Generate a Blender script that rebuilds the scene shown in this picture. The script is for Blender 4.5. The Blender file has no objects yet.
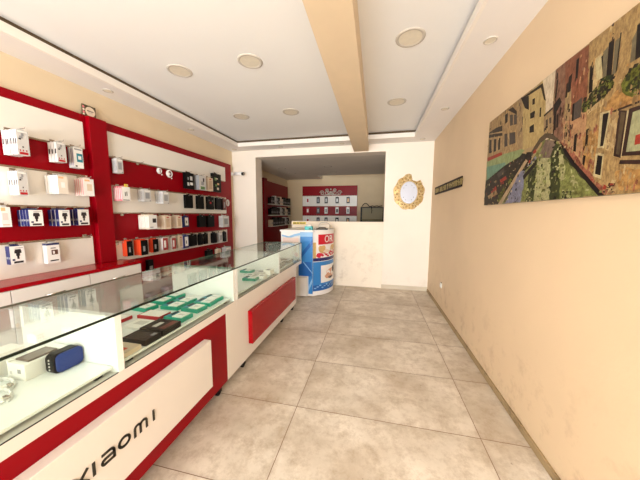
import bpy, bmesh, math, random
from mathutils import Vector, Matrix
random.seed(7)
S = bpy.context.scene
COL = S.collection

# ---------------------------------------------------------------- camera
F_PX, YAW, PITCH, ROLL, CAM_H = 250.32, 0.2157, 0.1036, 0.0046, 1.3923
fw = Vector((-math.sin(YAW)*math.cos(PITCH), math.cos(YAW)*math.cos(PITCH), -math.sin(PITCH)))
rt = Vector((math.cos(YAW), math.sin(YAW), 0)); up = rt.cross(fw)
rt, up = rt*math.cos(ROLL)+up*math.sin(ROLL), up*math.cos(ROLL)-rt*math.sin(ROLL)
cd = bpy.data.cameras.new('camera'); cam = bpy.data.objects.new('camera', cd); COL.objects.link(cam)
M4 = Matrix((rt, up, -fw)).transposed().to_4x4(); M4.translation = Vector((0, 0, CAM_H))
cam.matrix_world = M4
cd.sensor_width = 36; cd.sensor_fit = 'HORIZONTAL'; cd.lens = 36*F_PX/640; cd.clip_start = 0.02
S.camera = cam

# ---------------------------------------------------------------- world, daylight, exposure
w = bpy.data.worlds.new('world'); S.world = w; w.use_nodes = True
bg = w.node_tree.nodes['Background']; bg.inputs[0].default_value = (0.86, 0.93, 1.0, 1); bg.inputs[1].default_value = 1.5
ld = bpy.data.lights.new('shop_window_daylight', 'AREA'); ld.shape = 'RECTANGLE'; ld.size = 3.5; ld.size_y = 2.35
ld.energy = 230; ld.color = (0.94, 0.975, 1.0)
lo = bpy.data.objects.new('shop_window_daylight', ld); COL.objects.link(lo)
lo.location = (-0.97, -3.58, 1.28); lo.rotation_euler = (math.radians(90), 0, 0)
l2 = bpy.data.lights.new('pavement_bounce_fill', 'AREA'); l2.shape = 'RECTANGLE'; l2.size = 3.5; l2.size_y = 1.0; l2.energy = 150; l2.color = (0.97, 0.98, 1.0)
p2 = bpy.data.objects.new('pavement_bounce_fill', l2); COL.objects.link(p2); p2.location = (-0.97, -3.75, 0.35); p2.rotation_euler = (math.radians(128), 0, 0)  # added fill light aimed up at the ceiling, imitating bounce off unseen pavement
S.view_settings.view_transform = 'Standard'; S.view_settings.look = 'None'
S.view_settings.gamma = 1; S.view_settings.use_curve_mapping = False
S.view_settings.exposure = 0.38

# ---------------------------------------------------------------- materials
def lin(c):
    return tuple(((v/255)/12.92 if v/255 <= 0.04045 else ((v/255+0.055)/1.055)**2.4) for v in c[:3])+(1.0,)
MATS = {}
def mat(name, c, rough=0.5, metal=0.0, var=0.06, scale=6.0, bump=0.0, coat=0.0, bscale=60, spec=0.5):
    if name in MATS: return MATS[name]
    m = bpy.data.materials.new(name); m.use_nodes = True; n = m.node_tree.nodes; l = m.node_tree.links
    b = n['Principled BSDF']; b.inputs['Roughness'].default_value = rough; b.inputs['Metallic'].default_value = metal
    b.inputs['Specular IOR Level'].default_value = spec
    if coat: b.inputs['Coat Weight'].default_value = coat; b.inputs['Coat Roughness'].default_value = 0.08
    tc = n.new('ShaderNodeTexCoord'); nz = n.new('ShaderNodeTexNoise'); nz.inputs['Scale'].default_value = scale
    nz.inputs['Detail'].default_value = 5
    l.new(tc.outputs['Object'], nz.inputs['Vector'])
    mx = n.new('ShaderNodeMix'); mx.data_type = 'RGBA'
    L = lin(c); mx.inputs[6].default_value = tuple(v*(1-var) for v in L[:3])+(1,)
    mx.inputs[7].default_value = tuple(min(1, v*(1+var)) for v in L[:3])+(1,)
    l.new(nz.outputs[0], mx.inputs[0]); l.new(mx.outputs[2], b.inputs['Base Color'])
    if bump:
        n2 = n.new('ShaderNodeTexNoise'); n2.inputs['Scale'].default_value = bscale; l.new(tc.outputs['Object'], n2.inputs['Vector'])
        bp = n.new('ShaderNodeBump'); bp.inputs['Strength'].default_value = bump; bp.inputs['Distance'].default_value = 0.01
        l.new(n2.outputs[0], bp.inputs['Height']); l.new(bp.outputs[0], b.inputs['Normal'])
    MATS[name] = m; return m

def glass_mat(name, tint=(0.945, 0.985, 0.965), ior=1.5):
    m = bpy.data.materials.new(name); m.use_nodes = True; n = m.node_tree.nodes; l = m.node_tree.links
    n.remove(n['Principled BSDF'])
    t = n.new('ShaderNodeBsdfTransparent'); t.inputs[0].default_value = tint+(1,)
    g = n.new('ShaderNodeBsdfGlossy'); g.inputs['Roughness'].default_value = 0.015
    geo = n.new('ShaderNodeNewGeometry')            # Schlick reflectance, the same from either side of the thin pane
    dt = n.new('ShaderNodeVectorMath'); dt.operation = 'DOT_PRODUCT'; l.new(geo.outputs['Normal'], dt.inputs[0]); l.new(geo.outputs['Incoming'], dt.inputs[1])
    def M(op, a, bb=0.0):
        k = n.new('ShaderNodeMath'); k.operation = op; k.use_clamp = op == 'ADD'
        for i, v in enumerate((a, bb)):
            if isinstance(v, float): k.inputs[i].default_value = v
            else: l.new(v, k.inputs[i])
        return k.outputs[0]
    f0 = ((ior-1)/(ior+1))**2
    fac = M('ADD', M('MULTIPLY', M('POWER', M('SUBTRACT', 1.0, M('ABSOLUTE', dt.outputs['Value'])), 5.0), 1-f0), f0)
    mx = n.new('ShaderNodeMixShader'); l.new(fac, mx.inputs[0]); l.new(t.outputs[0], mx.inputs[1]); l.new(g.outputs[0], mx.inputs[2])
    l.new(mx.outputs[0], n['Material Output'].inputs[0]); MATS[name] = m; return m

def stained(name, base, dark, rough, sc=0.9, floor_h=0.5, amount=0.5):
    """painted plaster: base paint, scuffs in patches near the foot of the wall"""
    m = bpy.data.materials.new(name); m.use_nodes = True; n = m.node_tree.nodes; l = m.node_tree.links
    b = n['Principled BSDF']; b.inputs['Roughness'].default_value = rough
    tc = n.new('ShaderNodeTexCoord')
    def noise(s, d=6, r=0.6):
        z = n.new('ShaderNodeTexNoise'); z.inputs['Scale'].default_value = s; z.inputs['Detail'].default_value = d
        z.inputs['Roughness'].default_value = r; l.new(tc.outputs['Object'], z.inputs['Vector']); return z.outputs[0]
    def ramp(src, a, bb):
        r = n.new('ShaderNodeMapRange'); r.inputs[1].default_value = a; r.inputs[2].default_value = bb; l.new(src, r.inputs[0]); return r.outputs[0]
    def mul(a, bb):
        k = n.new('ShaderNodeMath'); k.operation = 'MULTIPLY'
        for i, v in enumerate((a, bb)):
            if isinstance(v, float): k.inputs[i].default_value = v
            else: l.new(v, k.inputs[i])
        return k.outputs[0]
    sep = n.new('ShaderNodeSeparateXYZ'); l.new(tc.outputs['Object'], sep.inputs[0])
    low = ramp(sep.outputs[2], floor_h, 0.0)
    scuff = mul(mul(ramp(noise(7, 8, 0.7), 0.52, 0.72), low), amount)
    m1 = n.new('ShaderNodeMix'); m1.data_type = 'RGBA'
    L = lin(base); m1.inputs[6].default_value = tuple(v*0.95 for v in L[:3])+(1,); m1.inputs[7].default_value = tuple(min(1, v*1.05) for v in L[:3])+(1,)
    l.new(ramp(noise(sc, 3), 0.3, 0.7), m1.inputs[0])
    m2 = n.new('ShaderNodeMix'); m2.data_type = 'RGBA'; l.new(scuff, m2.inputs[0]); l.new(m1.outputs[2], m2.inputs[6]); m2.inputs[7].default_value = lin(dark)
    l.new(m2.outputs[2], b.inputs['Base Color'])
    bp = n.new('ShaderNodeBump'); bp.inputs['Strength'].default_value = 0.12; bp.inputs['Distance'].default_value = 0.004
    l.new(noise(45, 3), bp.inputs['Height']); l.new(bp.outputs[0], b.inputs['Normal'])
    MATS[name] = m; return m

def floor_mat():
    m = bpy.data.materials.new('floor_tile'); m.use_nodes = True; n = m.node_tree.nodes; l = m.node_tree.links
    b = n['Principled BSDF']
    tc = n.new('ShaderNodeTexCoord'); sep = n.new('ShaderNodeSeparateXYZ'); l.new(tc.outputs['Object'], sep.inputs[0])
    def M(op, a, bb=None):
        k = n.new('ShaderNodeMath'); k.operation = op
        for i, v in enumerate((a, bb)):
            if v is None: continue
            if isinstance(v, (int, float)): k.inputs[i].default_value = v
            else: l.new(v, k.inputs[i])
        return k.outputs[0]
    def edge(o, size, off):
        f = M('FRACT', M('DIVIDE', M('SUBTRACT', o, off-size*20), size))
        return M('MULTIPLY', M('MINIMUM', f, M('SUBTRACT', 1.0, f)), size), M('FLOOR', M('DIVIDE', M('SUBTRACT', o, off-size*20), size))
    ex, ix = edge(sep.outputs[0], 1.2, -0.5191); ey, iy = edge(sep.outputs[1], 0.5802, 3.3512)
    d = M('MINIMUM', ex, ey); grout = M('LESS_THAN', d, 0.0022)
    near = n.new('ShaderNodeMapRange'); near.inputs[1].default_value = 0.03; near.inputs[2].default_value = 0.0; l.new(d, near.inputs[0])
    cmb = n.new('ShaderNodeCombineXYZ'); l.new(M('MULTIPLY', ix, 3.7), cmb.inputs[0]); l.new(M('MULTIPLY', iy, 5.3), cmb.inputs[1])
    add = n.new('ShaderNodeVectorMath'); l.new(tc.outputs['Object'], add.inputs[0]); l.new(cmb.outputs[0], add.inputs[1])
    def noise(s, d_, r, src): 
        z = n.new('ShaderNodeTexNoise'); z.inputs['Scale'].default_value = s; z.inputs['Detail'].default_value = d_; z.inputs['Roughness'].default_value = r
        l.new(src, z.inputs['Vector']); return z.outputs[0]
    def rng(src, a, bb, c=0.0, d_=1.0):
        r = n.new('ShaderNodeMapRange'); r.inputs[1].default_value = a; r.inputs[2].default_value = bb; r.inputs[3].default_value = c; r.inputs[4].default_value = d_; l.new(src, r.inputs[0]); return r.outputs[0]
    def mix(f, a, bb):
        k = n.new('ShaderNodeMix'); k.data_type = 'RGBA'; l.new(f, k.inputs[0])
        for i, v in ((6, a), (7, bb)):
            if isinstance(v, tuple): k.inputs[i].default_value = v
            else: l.new(v, k.inputs[i])
        return k.outputs[2]
    c = mix(rng(noise(2.2, 9, 0.62, add.outputs[0]), 0.34, 0.66), lin((194, 181, 163)), lin((230, 220, 205)))
    c = mix(rng(noise(9, 10, 0.8, add.outputs[0]), 0.46, 0.68, 0, 0.7), c, lin((160, 138, 112)))
    c = mix(M('MULTIPLY', rng(noise(1.4, 4, 0.6, tc.outputs['Object']), 0.48, 0.66), 0.45), c, lin((158, 133, 100)))
    c = mix(M('MULTIPLY', M('MULTIPLY', near.outputs[0], rng(noise(5, 5, 0.7, tc.outputs['Object']), 0.45, 0.65)), 0.4), c, lin((140, 112, 82)))
    c = mix(rng(noise(26, 3, 0.5, tc.outputs['Object']), 0.735, 0.76, 0, 0.5), c, lin((120, 100, 80)))
    c = mix(grout, c, lin((128, 100, 76)))
    l.new(c, b.inputs['Base Color'])
    l.new(rng(noise(8, 4, 0.6, tc.outputs['Object']), 0.3, 0.7, 0.33, 0.5), b.inputs['Roughness'])
    bp = n.new('ShaderNodeBump'); bp.inputs['Strength'].default_value = 0.4; bp.inputs['Distance'].default_value = 0.002
    l.new(M('SUBTRACT', 1.0, grout), bp.inputs['Height']); l.new(bp.outputs[0], b.inputs['Normal'])
    return m

# ---------------------------------------------------------------- mesh helpers
class MB:
    def __init__(s, origin=(0, 0, 0)): s.v = []; s.f = []; s.m = []; s.mats = []; s.o = Vector(origin); s.sm = []
    def mi(s, m):
        if m not in s.mats: s.mats.append(m)
        return s.mats.index(m)
    def add(s, vs, fs, m, smooth=False):
        b = len(s.v); s.v += [Vector(v)-s.o for v in vs]; k = s.mi(m)
        for f in fs: s.f.append([b+i for i in f]); s.m.append(k); s.sm.append(smooth)
    def box(s, x0, x1, y0, y1, z0, z1, m, top=None):
        vs = [(x, y, z) for z in (z0, z1) for y in (y0, y1) for x in (x0, x1)]
        s.add(vs, [(0, 2, 3, 1), (0, 1, 5, 4), (1, 3, 7, 5), (3, 2, 6, 7), (2, 0, 4, 6)], m)
        s.add([vs[4], vs[5], vs[7], vs[6]], [(0, 1, 2, 3)], top or m)
        return s
    def obox(s, c, ax, ay, az, m):          # oriented box: centre and half axes
        c = Vector(c); ax, ay, az = Vector(ax), Vector(ay), Vector(az)
        vs = [c+i*ax+j*ay+k*az for k in (-1, 1) for j in (-1, 1) for i in (-1, 1)]
        s.add(vs, [(0, 2, 3, 1), (4, 5, 7, 6), (0, 1, 5, 4), (1, 3, 7, 5), (3, 2, 6, 7), (2, 0, 4, 6)], m); return s
    def poly(s, pts, m): s.add(pts, [tuple(range(len(pts)))], m); return s
    def prism(s, pts, d, m):                # planar outline swept by vector d
        n = len(pts); d = Vector(d); a = [Vector(p) for p in pts]; b = [p+d for p in a]
        s.add(a+b, [tuple(range(n))[::-1], tuple(range(n, 2*n))]+[(i, (i+1) % n, n+(i+1) % n, n+i) for i in range(n)], m); return s
    def cyl(s, p0, p1, r0, m, r1=None, n=20, cap=True):
        p0, p1 = Vector(p0), Vector(p1); r1 = r0 if r1 is None else r1; d = (p1-p0).normalized()
        u = d.cross(Vector((0, 0, 1))) if abs(d.z) < .9 else d.cross(Vector((1, 0, 0))); u.normalize(); v = d.cross(u)
        vs = [p+r*(math.cos(2*math.pi*i/n)*u+math.sin(2*math.pi*i/n)*v) for p, r in ((p0, r0), (p1, r1)) for i in range(n)]
        s.add(vs, [(i, (i+1) % n, n+(i+1) % n, n+i) for i in range(n)], m, True)
        if cap: s.add(vs[:n], [tuple(range(n))[::-1]], m); s.add(vs[n:], [tuple(range(n))], m)
        return s
    def tube(s, pts, r, m, n=8):
        for a, b in zip(pts[:-1], pts[1:]): s.cyl(a, b, r, m, n=n, cap=True)
        for p in pts[1:-1]: s.ball(p, r, m, 6, 4)
        return s
    def ball(s, c, r, m, n=12, k=8, sc=(1, 1, 1)):
        c = Vector(c); vs = [c+Vector((r*sc[0]*math.sin(math.pi*j/k)*math.cos(2*math.pi*i/n), r*sc[1]*math.sin(math.pi*j/k)*math.sin(2*math.pi*i/n), r*sc[2]*math.cos(math.pi*j/k))) for j in range(k+1) for i in range(n)]
        s.add(vs, [(j*n+i, (j+1)*n+i, (j+1)*n+(i+1) % n, j*n+(i+1) % n) for j in range(k) for i in range(n)], m, True); return s
    def build(s, name, parent=None, bevel=0.0, kind=None, seg=2):
        me = bpy.data.meshes.new(name); me.from_pydata([tuple(v) for v in s.v], [], s.f)
        for m in s.mats: me.materials.append(m)
        for p, k, sm in zip(me.polygons, s.m, s.sm): p.material_index = k; p.use_smooth = sm
        bm = bmesh.new(); bm.from_mesh(me); bmesh.ops.remove_doubles(bm, verts=bm.verts, dist=1e-6)
        bmesh.ops.dissolve_degenerate(bm, edges=bm.edges, dist=1e-7); bmesh.ops.recalc_face_normals(bm, faces=bm.faces)
        bm.to_mesh(me); bm.free(); me.update()
        o = bpy.data.objects.new(name, me); COL.objects.link(o); o.location = s.o
        if parent is not None: o.parent = parent; o.location = s.o-Vector(parent.get('_at', (0, 0, 0)))
        if bevel:
            b = o.modifiers.new('bevel', 'BEVEL'); b.width = bevel; b.segments = seg; b.limit_method = 'ANGLE'; b.angle_limit = math.radians(40)
        if kind: o['kind'] = kind
        return o
def tag(o, label, cat, group=None):
    o['label'] = label; o['category'] = cat
    if group: o['group'] = group
    return o
def root(name, at, label, cat, group=None):
    o = bpy.data.objects.new(name, None); COL.objects.link(o); o.location = at; o['_at'] = list(at); o.empty_display_size = 0.1
    return tag(o, label, cat, group)
def st(name, mb, bevel=0): return mb.build(name, kind='structure', bevel=bevel)

WALL_R = stained('cream_paint_right', (219, 194, 160), (150, 112, 76), 0.62, 0.9, 0.7, 0.55)
WALL_B = stained('cream_paint_back', (240, 229, 214), (190, 168, 140), 0.6, 0.7, 0.4, 0.35)
WALL_L = stained('cream_paint_left', (226, 206, 174), (170, 140, 100), 0.6)
HALF_W = stained('cream_paint_half_wall', (240, 226, 206), (165, 140, 112), 0.6, 1.3, 1.3, 0.5)
BEAM = mat('beam_paint', (222, 200, 168), 0.6)
CEIL = mat('ceiling_paint', (236, 234, 230), 0.7, var=0.02, scale=1.2)
SOFF = mat('soffit_paint', (236, 230, 224), 0.65, var=0.02)
LIP = mat('moulding_paint', (240, 232, 222), 0.45, var=0.01)
SKIRT_R = stained('dirty_skirting', (158, 135, 98), (90, 72, 45), 0.6, 3, 0.3, 1.0)
SKIRT_B = mat('stone_skirting', (205, 192, 170), 0.5, var=0.1)
RED = mat('red_board', (140, 1, 16), 0.34, var=0.03, spec=.15)
REDG = mat('red_gloss_laminate', (156, 2, 16), 0.2, var=0.02, spec=.22)
WHB = mat('white_board', (234, 228, 218), 0.3, var=0.02)
WHL = mat('white_laminate', (228, 221, 214), 0.28, var=0.02)
WHS = mat('white_shelf', (240, 242, 240), 0.14, var=0.01)
RAIL = mat('aluminium_rail', (150, 125, 100), 0.4, 0.5)
CHROME = mat('chrome', (190, 180, 170), 0.22, 0.9)
BLK = mat('black_plastic', (8, 8, 9), 0.4, spec=.2)
DGREEN = mat('glass_edge', (10, 30, 24), 0.15)
GLASS = glass_mat('clear_glass'); GLASSF = glass_mat('clear_upright_glass', ior=1.3)
def C(name, r, g, b, rough=0.4, **k): return mat(name, (r, g, b), rough, **k)
WHITE = C('white_card', 240, 238, 234); GREY = C('grey_card', 150, 150, 152); LGREY = C('light_grey_card', 205, 203, 200)
INK = C('dark_ink', 38, 30, 34); NAVY = C('navy_card', 22, 34, 92); BLUE = C('blue_card', 30, 60, 140)
ORANGE = C('orange_card', 226, 72, 34); PINK = C('pink_card', 222, 120, 130); CREAMC = C('cream_card', 224, 205, 182)
REDC = C('red_print', 176, 22, 32); TEAL = C('teal_card', 20, 158, 132, 0.3); TEALD = C('teal_blue_card', 30, 130, 150)
YEL = C('yellow_tag', 226, 196, 60); BROWN = C('dark_brown_card', 28, 20, 18, 0.35, spec=.25); GRN = C('leaf_green_print', 90, 130, 70)
PEACH = C('peach_card', 236, 190, 140)
GOLD = mat('gold_paint', (188, 156, 98), 0.42, 0.35, var=0.35, scale=30)

# ================================================================ SETTING
XL, XR, YB, YF = -2.90, 0.962, 4.768, -3.40
HC, HS, HO = 2.76, 2.65, 2.516          # ceiling, soffit, opening height
YR = 8.08                                # rear wall of the inner room
o = MB(); o.box(XL-.2, XR+.2, YF-.2, YR+.2, -0.1, 0.0, floor_mat()); st('floor', o)
o = MB(); o.box(XR, XR+.15, YF-.15, YR+.15, 0, HC+.1, WALL_R); st('wall_right', o)
o = MB(); o.box(XL-.15, XL, YF-.15, YR+.15, 0, HC+.1, WALL_L); st('wall_left', o)
o = MB()                                 # back wall with the wide opening
o.box(XL, -2.38, YB, YB+.28, 0, HC, WALL_B); o.box(0.156, XR, YB, YB+.28, 0, HC, WALL_B); o.box(-2.38, 0.156, YB, YB+.28, HO, HC, WALL_B)
st('wall_back', o)
o = MB(); o.box(-1.625, 0.156, YB+.001, YB+.13, 0, 1.25, HALF_W); st('wall_half_height', o, 0.003)
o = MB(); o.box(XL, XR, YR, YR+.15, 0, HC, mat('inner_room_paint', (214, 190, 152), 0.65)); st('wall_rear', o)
o = MB()                                 # street front round the shop window
o.box(XL, -2.75, YF-.12, YF, 0, HC, WALL_L); o.box(0.82, XR, YF-.12, YF, 0, HC, WALL_L); o.box(-2.75, 0.82, YF-.12, YF, 2.5, HC, WALL_L)
st('wall_front', o)
o = MB(); a = mat('window_frame_paint', (225, 225, 225), 0.4)
for x in (-2.75, -1.0, 0.78): o.box(x, x+.04, YF-.09, YF-.04, 0, 2.5, a)
o.box(-2.75, .82, YF-.09, YF-.04, 2.46, 2.5, a); o.box(-2.75, .82, YF-.09, YF-.04, 0, .06, a); st('window_1', o)
o = MB(); o.box(XL, XR, YF, YB, HC, HC+.1, CEIL); st('ceiling', o)
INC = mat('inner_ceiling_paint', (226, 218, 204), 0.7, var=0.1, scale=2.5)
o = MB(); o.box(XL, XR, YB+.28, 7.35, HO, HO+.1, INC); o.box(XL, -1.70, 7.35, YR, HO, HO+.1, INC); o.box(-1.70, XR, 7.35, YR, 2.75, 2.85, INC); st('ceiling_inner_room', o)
# lowered border round the two trays, with its bright inner lip and the open cove above it
TX0, TX1, TY0, TY1 = -2.57, 0.595, -3.05, 4.44
o = MB()
o.box(XL, TX0, YF, YB, HS, HS+.05, SOFF); o.box(TX1, XR, YF, YB, HS, HS+.05, SOFF)
o.box(TX0, TX1, TY1, YB, HS, HS+.05, SOFF); o.box(TX0, TX1, YF, TY0, HS, HS+.05, SOFF); st('trim_2', o)
o = MB()
t = .022
o.box(TX0-t, TX0+.001, TY0-t, TY1+t, HS-.002, HS+.068, LIP); o.box(TX1-.001, TX1+t, TY0-t, TY1+t, HS-.002, HS+.068, LIP)
o.box(TX0, TX1, TY1-.001, TY1+t, HS-.002, HS+.068, LIP); o.box(TX0, TX1, TY0-t, TY0+.001, HS-.002, HS+.068, LIP); st('trim_3', o)
COVE_SHADE = mat('cove_shade_board', (92, 74, 52), 0.8)  # added boards behind the lip, their dark brown standing in for cove shade
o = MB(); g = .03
o.box(TX0-g-.004, TX0-g, TY0, TY1+g, HS+.05, HC, COVE_SHADE); o.box(TX1+g, TX1+g+.004, TY0, TY1+g, HS+.05, HC, COVE_SHADE)
o.box(TX0-g, TX1+g, TY1+g, TY1+g+.004, HS+.05, HC, COVE_SHADE); o.box(TX0-g, TX1+g, TY0-g-.004, TY0-g, HS+.05, HC, COVE_SHADE); st('trim_1', o)
o = MB(); o.box(-0.413, -0.150, YF, YB, 2.53, HC, BEAM); st('trim_4', o)
o = MB(); o.box(XR-.012, XR, YF, YB-.015, 0, .05, SKIRT_R); st('baseboard_right', o, 0.002)
o = MB(); o.box(0.156, XR, YB-.015, YB, 0, .075, SKIRT_B); o.box(.156-.012, .156, YB-.015, YB+.28, 0, .075, SKIRT_B); st('baseboard_back', o, 0.002)

# ceiling downlights
SPOTR = mat('spot_ring', (196, 187, 174), 0.5, spec=.2); SPOTG = mat('spot_diffuser', (222, 212, 192), 0.5, var=0.12, scale=25); SPOTD = mat('spot_dark', (120, 105, 90), 0.4)
def downlight(x, y, z, r, label, group, name='ceiling_downlight'):
    t_ = root(name, (x, y, z), label, 'ceiling light', group)
    n = 36; ring = MB((x, y, z)); prof = [(r, 0), (r*.985, -.004), (r*.9, -.007), (r*.80, -.006), (r*.76, -.002)]
    vs = [(x+q*math.cos(2*math.pi*i/n), y+q*math.sin(2*math.pi*i/n), z+h) for q, h in prof for i in range(n)]
    ring.add(vs, [(k*n+i, k*n+(i+1) % n, (k+1)*n+(i+1) % n, (k+1)*n+i) for k in range(len(prof)-1) for i in range(n)], SPOTR, True)
    ring.build('ring', t_)
    d = MB((x, y, z)); d.cyl((x, y, z-.0005), (x, y, z-.004), r*.78, SPOTG, n=36)
    d.build('diffuser', t_)
    return t_
for x, y, lb in [(-1.88, 2.22, 'large round ceiling light nearest the left wall, closer row of left tray'), (-1.14, 2.22, 'large round ceiling light between beam and left one, closer row of left tray'),
                 (-1.89, 3.38, 'round ceiling light nearest the left wall, far row of left tray'), (-1.15, 3.37, 'round ceiling light closer to the beam, far row of left tray'),
                 (.23, 2.20, 'large round yellowed ceiling light right of the beam, closer one'), (.22, 3.34, 'round ceiling light right of the beam, farther one')]:
    downlight(x, y, HC, .112, lb, 'round lights in the ceiling trays')
for x, y, lb in [(-2.735, 2.2, 'small soffit spot above the near end of the left wall display'), (-2.745, 3.41, 'small soffit spot above the middle of the far red panel'),
                 (.78, 2.17, 'small soffit spot above the canal picture'), (.78, 3.38, 'small soffit spot above the black lettered plaque'),
                 (-1.78, 4.62, 'small soffit spot above the left part of the wall opening'), (.74, 4.6, 'small soffit spot in the corner above the gold mirror'),
                 (-.616, 4.61, 'small soffit spot just left of the beam end'), (-2.74, 4.60, 'small soffit spot above the security camera')]:
    downlight(x, y, HS, .045, lb, 'small spots in the lowered ceiling border', 'ceiling_spot')
for x, y, lb in [(-2.3, 6.05, 'inner room ceiling light, front left'), (-2.3, 6.85, 'inner room ceiling light, rear left'), (-1.13, 6.0, 'inner room ceiling light, front middle'), (-1.13, 6.8, 'inner room ceiling light, rear middle')]:
    downlight(x, y, HO, .1, lb, 'lights in the inner room ceiling')

# ================================================================ LEFT WALL DISPLAY
XP = -2.85
def slatwall(name, y0, y1, top, bands, wy0, wy1, bottom, label, rails):
    t_ = root(name, (XP, (y0+y1)/2, bottom), label, 'wall display panel')
    o = MB((XP, (y0+y1)/2, bottom)); o.box(XL+.001, XP, y0, y1, bottom, top, RED); o.build('red_board', t_)
    for z0, z1 in bands:
        o = MB((XP, (wy0+wy1)/2, z0)); o.box(XP, XP+.005, wy0, wy1, z0, z1, WHB); b = o.build('white_band', t_)
    for z in rails:
        o = MB((XP, (wy0+wy1)/2, z)); o.box(XP+.0005, XP+.012, wy0, wy1-.02, z-.012, z-.004, RAIL); o.box(XP+.0005, XP+.006, wy0, wy1-.02, z-.004, z+.003, CHROME); o.build('hanging_rail', t_)
    return t_
slatwall('slatwall_panel', 0.2, 2.04, 2.36, [(2.025, 2.283), (1.455, 1.765), (.867, 1.155)], .28, 2.012, .867,
         'near red slatwall panel with three white bands above the red ledge', [2.022, 1.762, 1.452, 1.152])
slatwall('slatwall_panel', 2.21, 4.63, 2.36, [(2.01, 2.27), (1.40, 1.70), (.842, 1.082)], 2.235, 4.42, .30,
         'far red slatwall panel with white bands, right of the red pillar', [2.008, 1.697, 1.397, 1.080])
o = MB((-2.85, 2.125, .867)); o.box(XL+.001, -2.80, 2.042, 2.208, .867, 2.352, RED)
tag(o.build('red_pillar', bevel=.002), 'glossy red pillar between the two slatwall panels', 'pillar')

# low cabinet with the red ledge
cab = root('low_cabinet', (-2.7, 1.24, 0), 'long low white cabinet with red top under the near slatwall panel', 'cabinet')
o = MB((-2.7, 1.24, 0)); o.box(-2.849, -2.565, .2, 2.205, .06, .834, WHL); o.box(-2.8435, -2.565, 2.205, 2.275, .06, .834, WHL); o.box(-2.84, -2.62, .23, 2.25, 0, .06, BLK); o.build('carcass', cab, .002)
o = MB((-2.7, 1.24, .834)); o.box(-2.849, -2.548, .19, 2.205, .834, .866, REDG); o.box(-2.8435, -2.548, 2.205, 2.28, .834, .866, REDG); o.build('red_ledge', cab, .002)
for i in range(4):
    ya = .205+i*.517
    o = MB((-2.55, ya, .1)); o.box(-2.5645, -2.552, ya+.002, ya+.513, .075, .830, WHL); dr = o.build('door', cab, .0015)
    o = MB((-2.545, ya+.25, .74)); o.tube([(-2.552, ya+.19, .74), (-2.535, ya+.19, .74), (-2.535, ya+.31, .74), (-2.552, ya+.31, .74)], .004, CHROME); o.build('handle', dr)
    dr.children[0].location = Vector((-2.545, ya+.25, .74))-Vector((-2.55, ya, .1))

# small shelf at the foot of the far panel with white packs on it
o = MB((-2.74, 2.9, .555)); o.box(-2.8495, -2.66, 2.30, 3.9, .548, .560, RED); o.box(-2.8495, -2.838, 2.30, 3.9, .500, .548, RED)
tag(o.build('low_wall_shelf', bevel=.001), 'narrow red shelf at the foot of the far slatwall panel', 'shelf')

# ornamental plaque standing on the pillar
pl = root('framed_plaque', (-2.86, 2.095, 2.361), 'small dark floral plaque with cream oval, leaning on top of the red pillar', 'plaque')
o = MB((-2.86, 2.095, 2.361)); FLOR = mat('plaque_floral', (92, 76, 50), 0.45, var=0.8, scale=45)
o.box(-2.872, -2.858, 2.033, 2.155, 2.3615, 2.470, FLOR); o.build('backing', pl, .001)
o = MB((-2.857, 2.10, 2.41)); o.prism([(-2.858, 2.102+.045*math.cos(a_), 2.412+.046*math.sin(a_)) for a_ in [2*math.pi*i/28 for i in range(28)]], (.002, 0, 0), CREAMC); o.build('cream_oval', pl)
o = MB((-2.857, 2.10, 2.41))
for i in range(6): o.box(-2.856, -2.8552, 2.072+i*.010, 2.079+i*.010, 2.411, 2.421, INK)
o.box(-2.856, -2.8552, 2.080, 2.122, 2.399, 2.4015, GREY); o.build('lettering', pl)
o = MB((-2.857, 2.10, 2.41))
for zz, cc in ((2.445, PINK), (2.42, CREAMC), (2.395, PINK), (2.375, CREAMC)): o.ball((-2.858, 2.043, zz), .010, cc, 10, 6, (.25, 1, 1))
o.build('flowers', pl)

# security camera by the far corner
sc = root('security_camera', (-2.85, 4.66, 2.19), 'small white security camera with black lens at far end of the left wall display', 'camera')
o = MB((-2.85, 4.66, 2.19)); o.cyl((-2.899, 4.68, 2.19), (-2.845, 4.68, 2.19), .035, WHITE); o.cyl((-2.845, 4.68, 2.19), (-2.80, 4.68, 2.19), .012, WHITE); o.ball((-2.80, 4.68, 2.19), .02, WHITE); o.build('mount', sc)
o = MB((-2.8, 4.66, 2.19)); o.cyl((-2.79, 4.68, 2.19), (-2.62, 4.655, 2.183), .030, WHITE); o.box(-2.79, -2.60, 4.64, 4.70, 2.213, 2.219, WHITE); o.build('housing', sc)
o = MB((-2.6, 4.66, 2.19)); o.cyl((-2.62, 4.655, 2.183), (-2.585, 4.65, 2.181), .030, BLK); o.cyl((-2.585, 4.65, 2.181), (-2.580, 4.649, 2.181), .014, CHROME); o.build('lens', sc)

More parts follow.
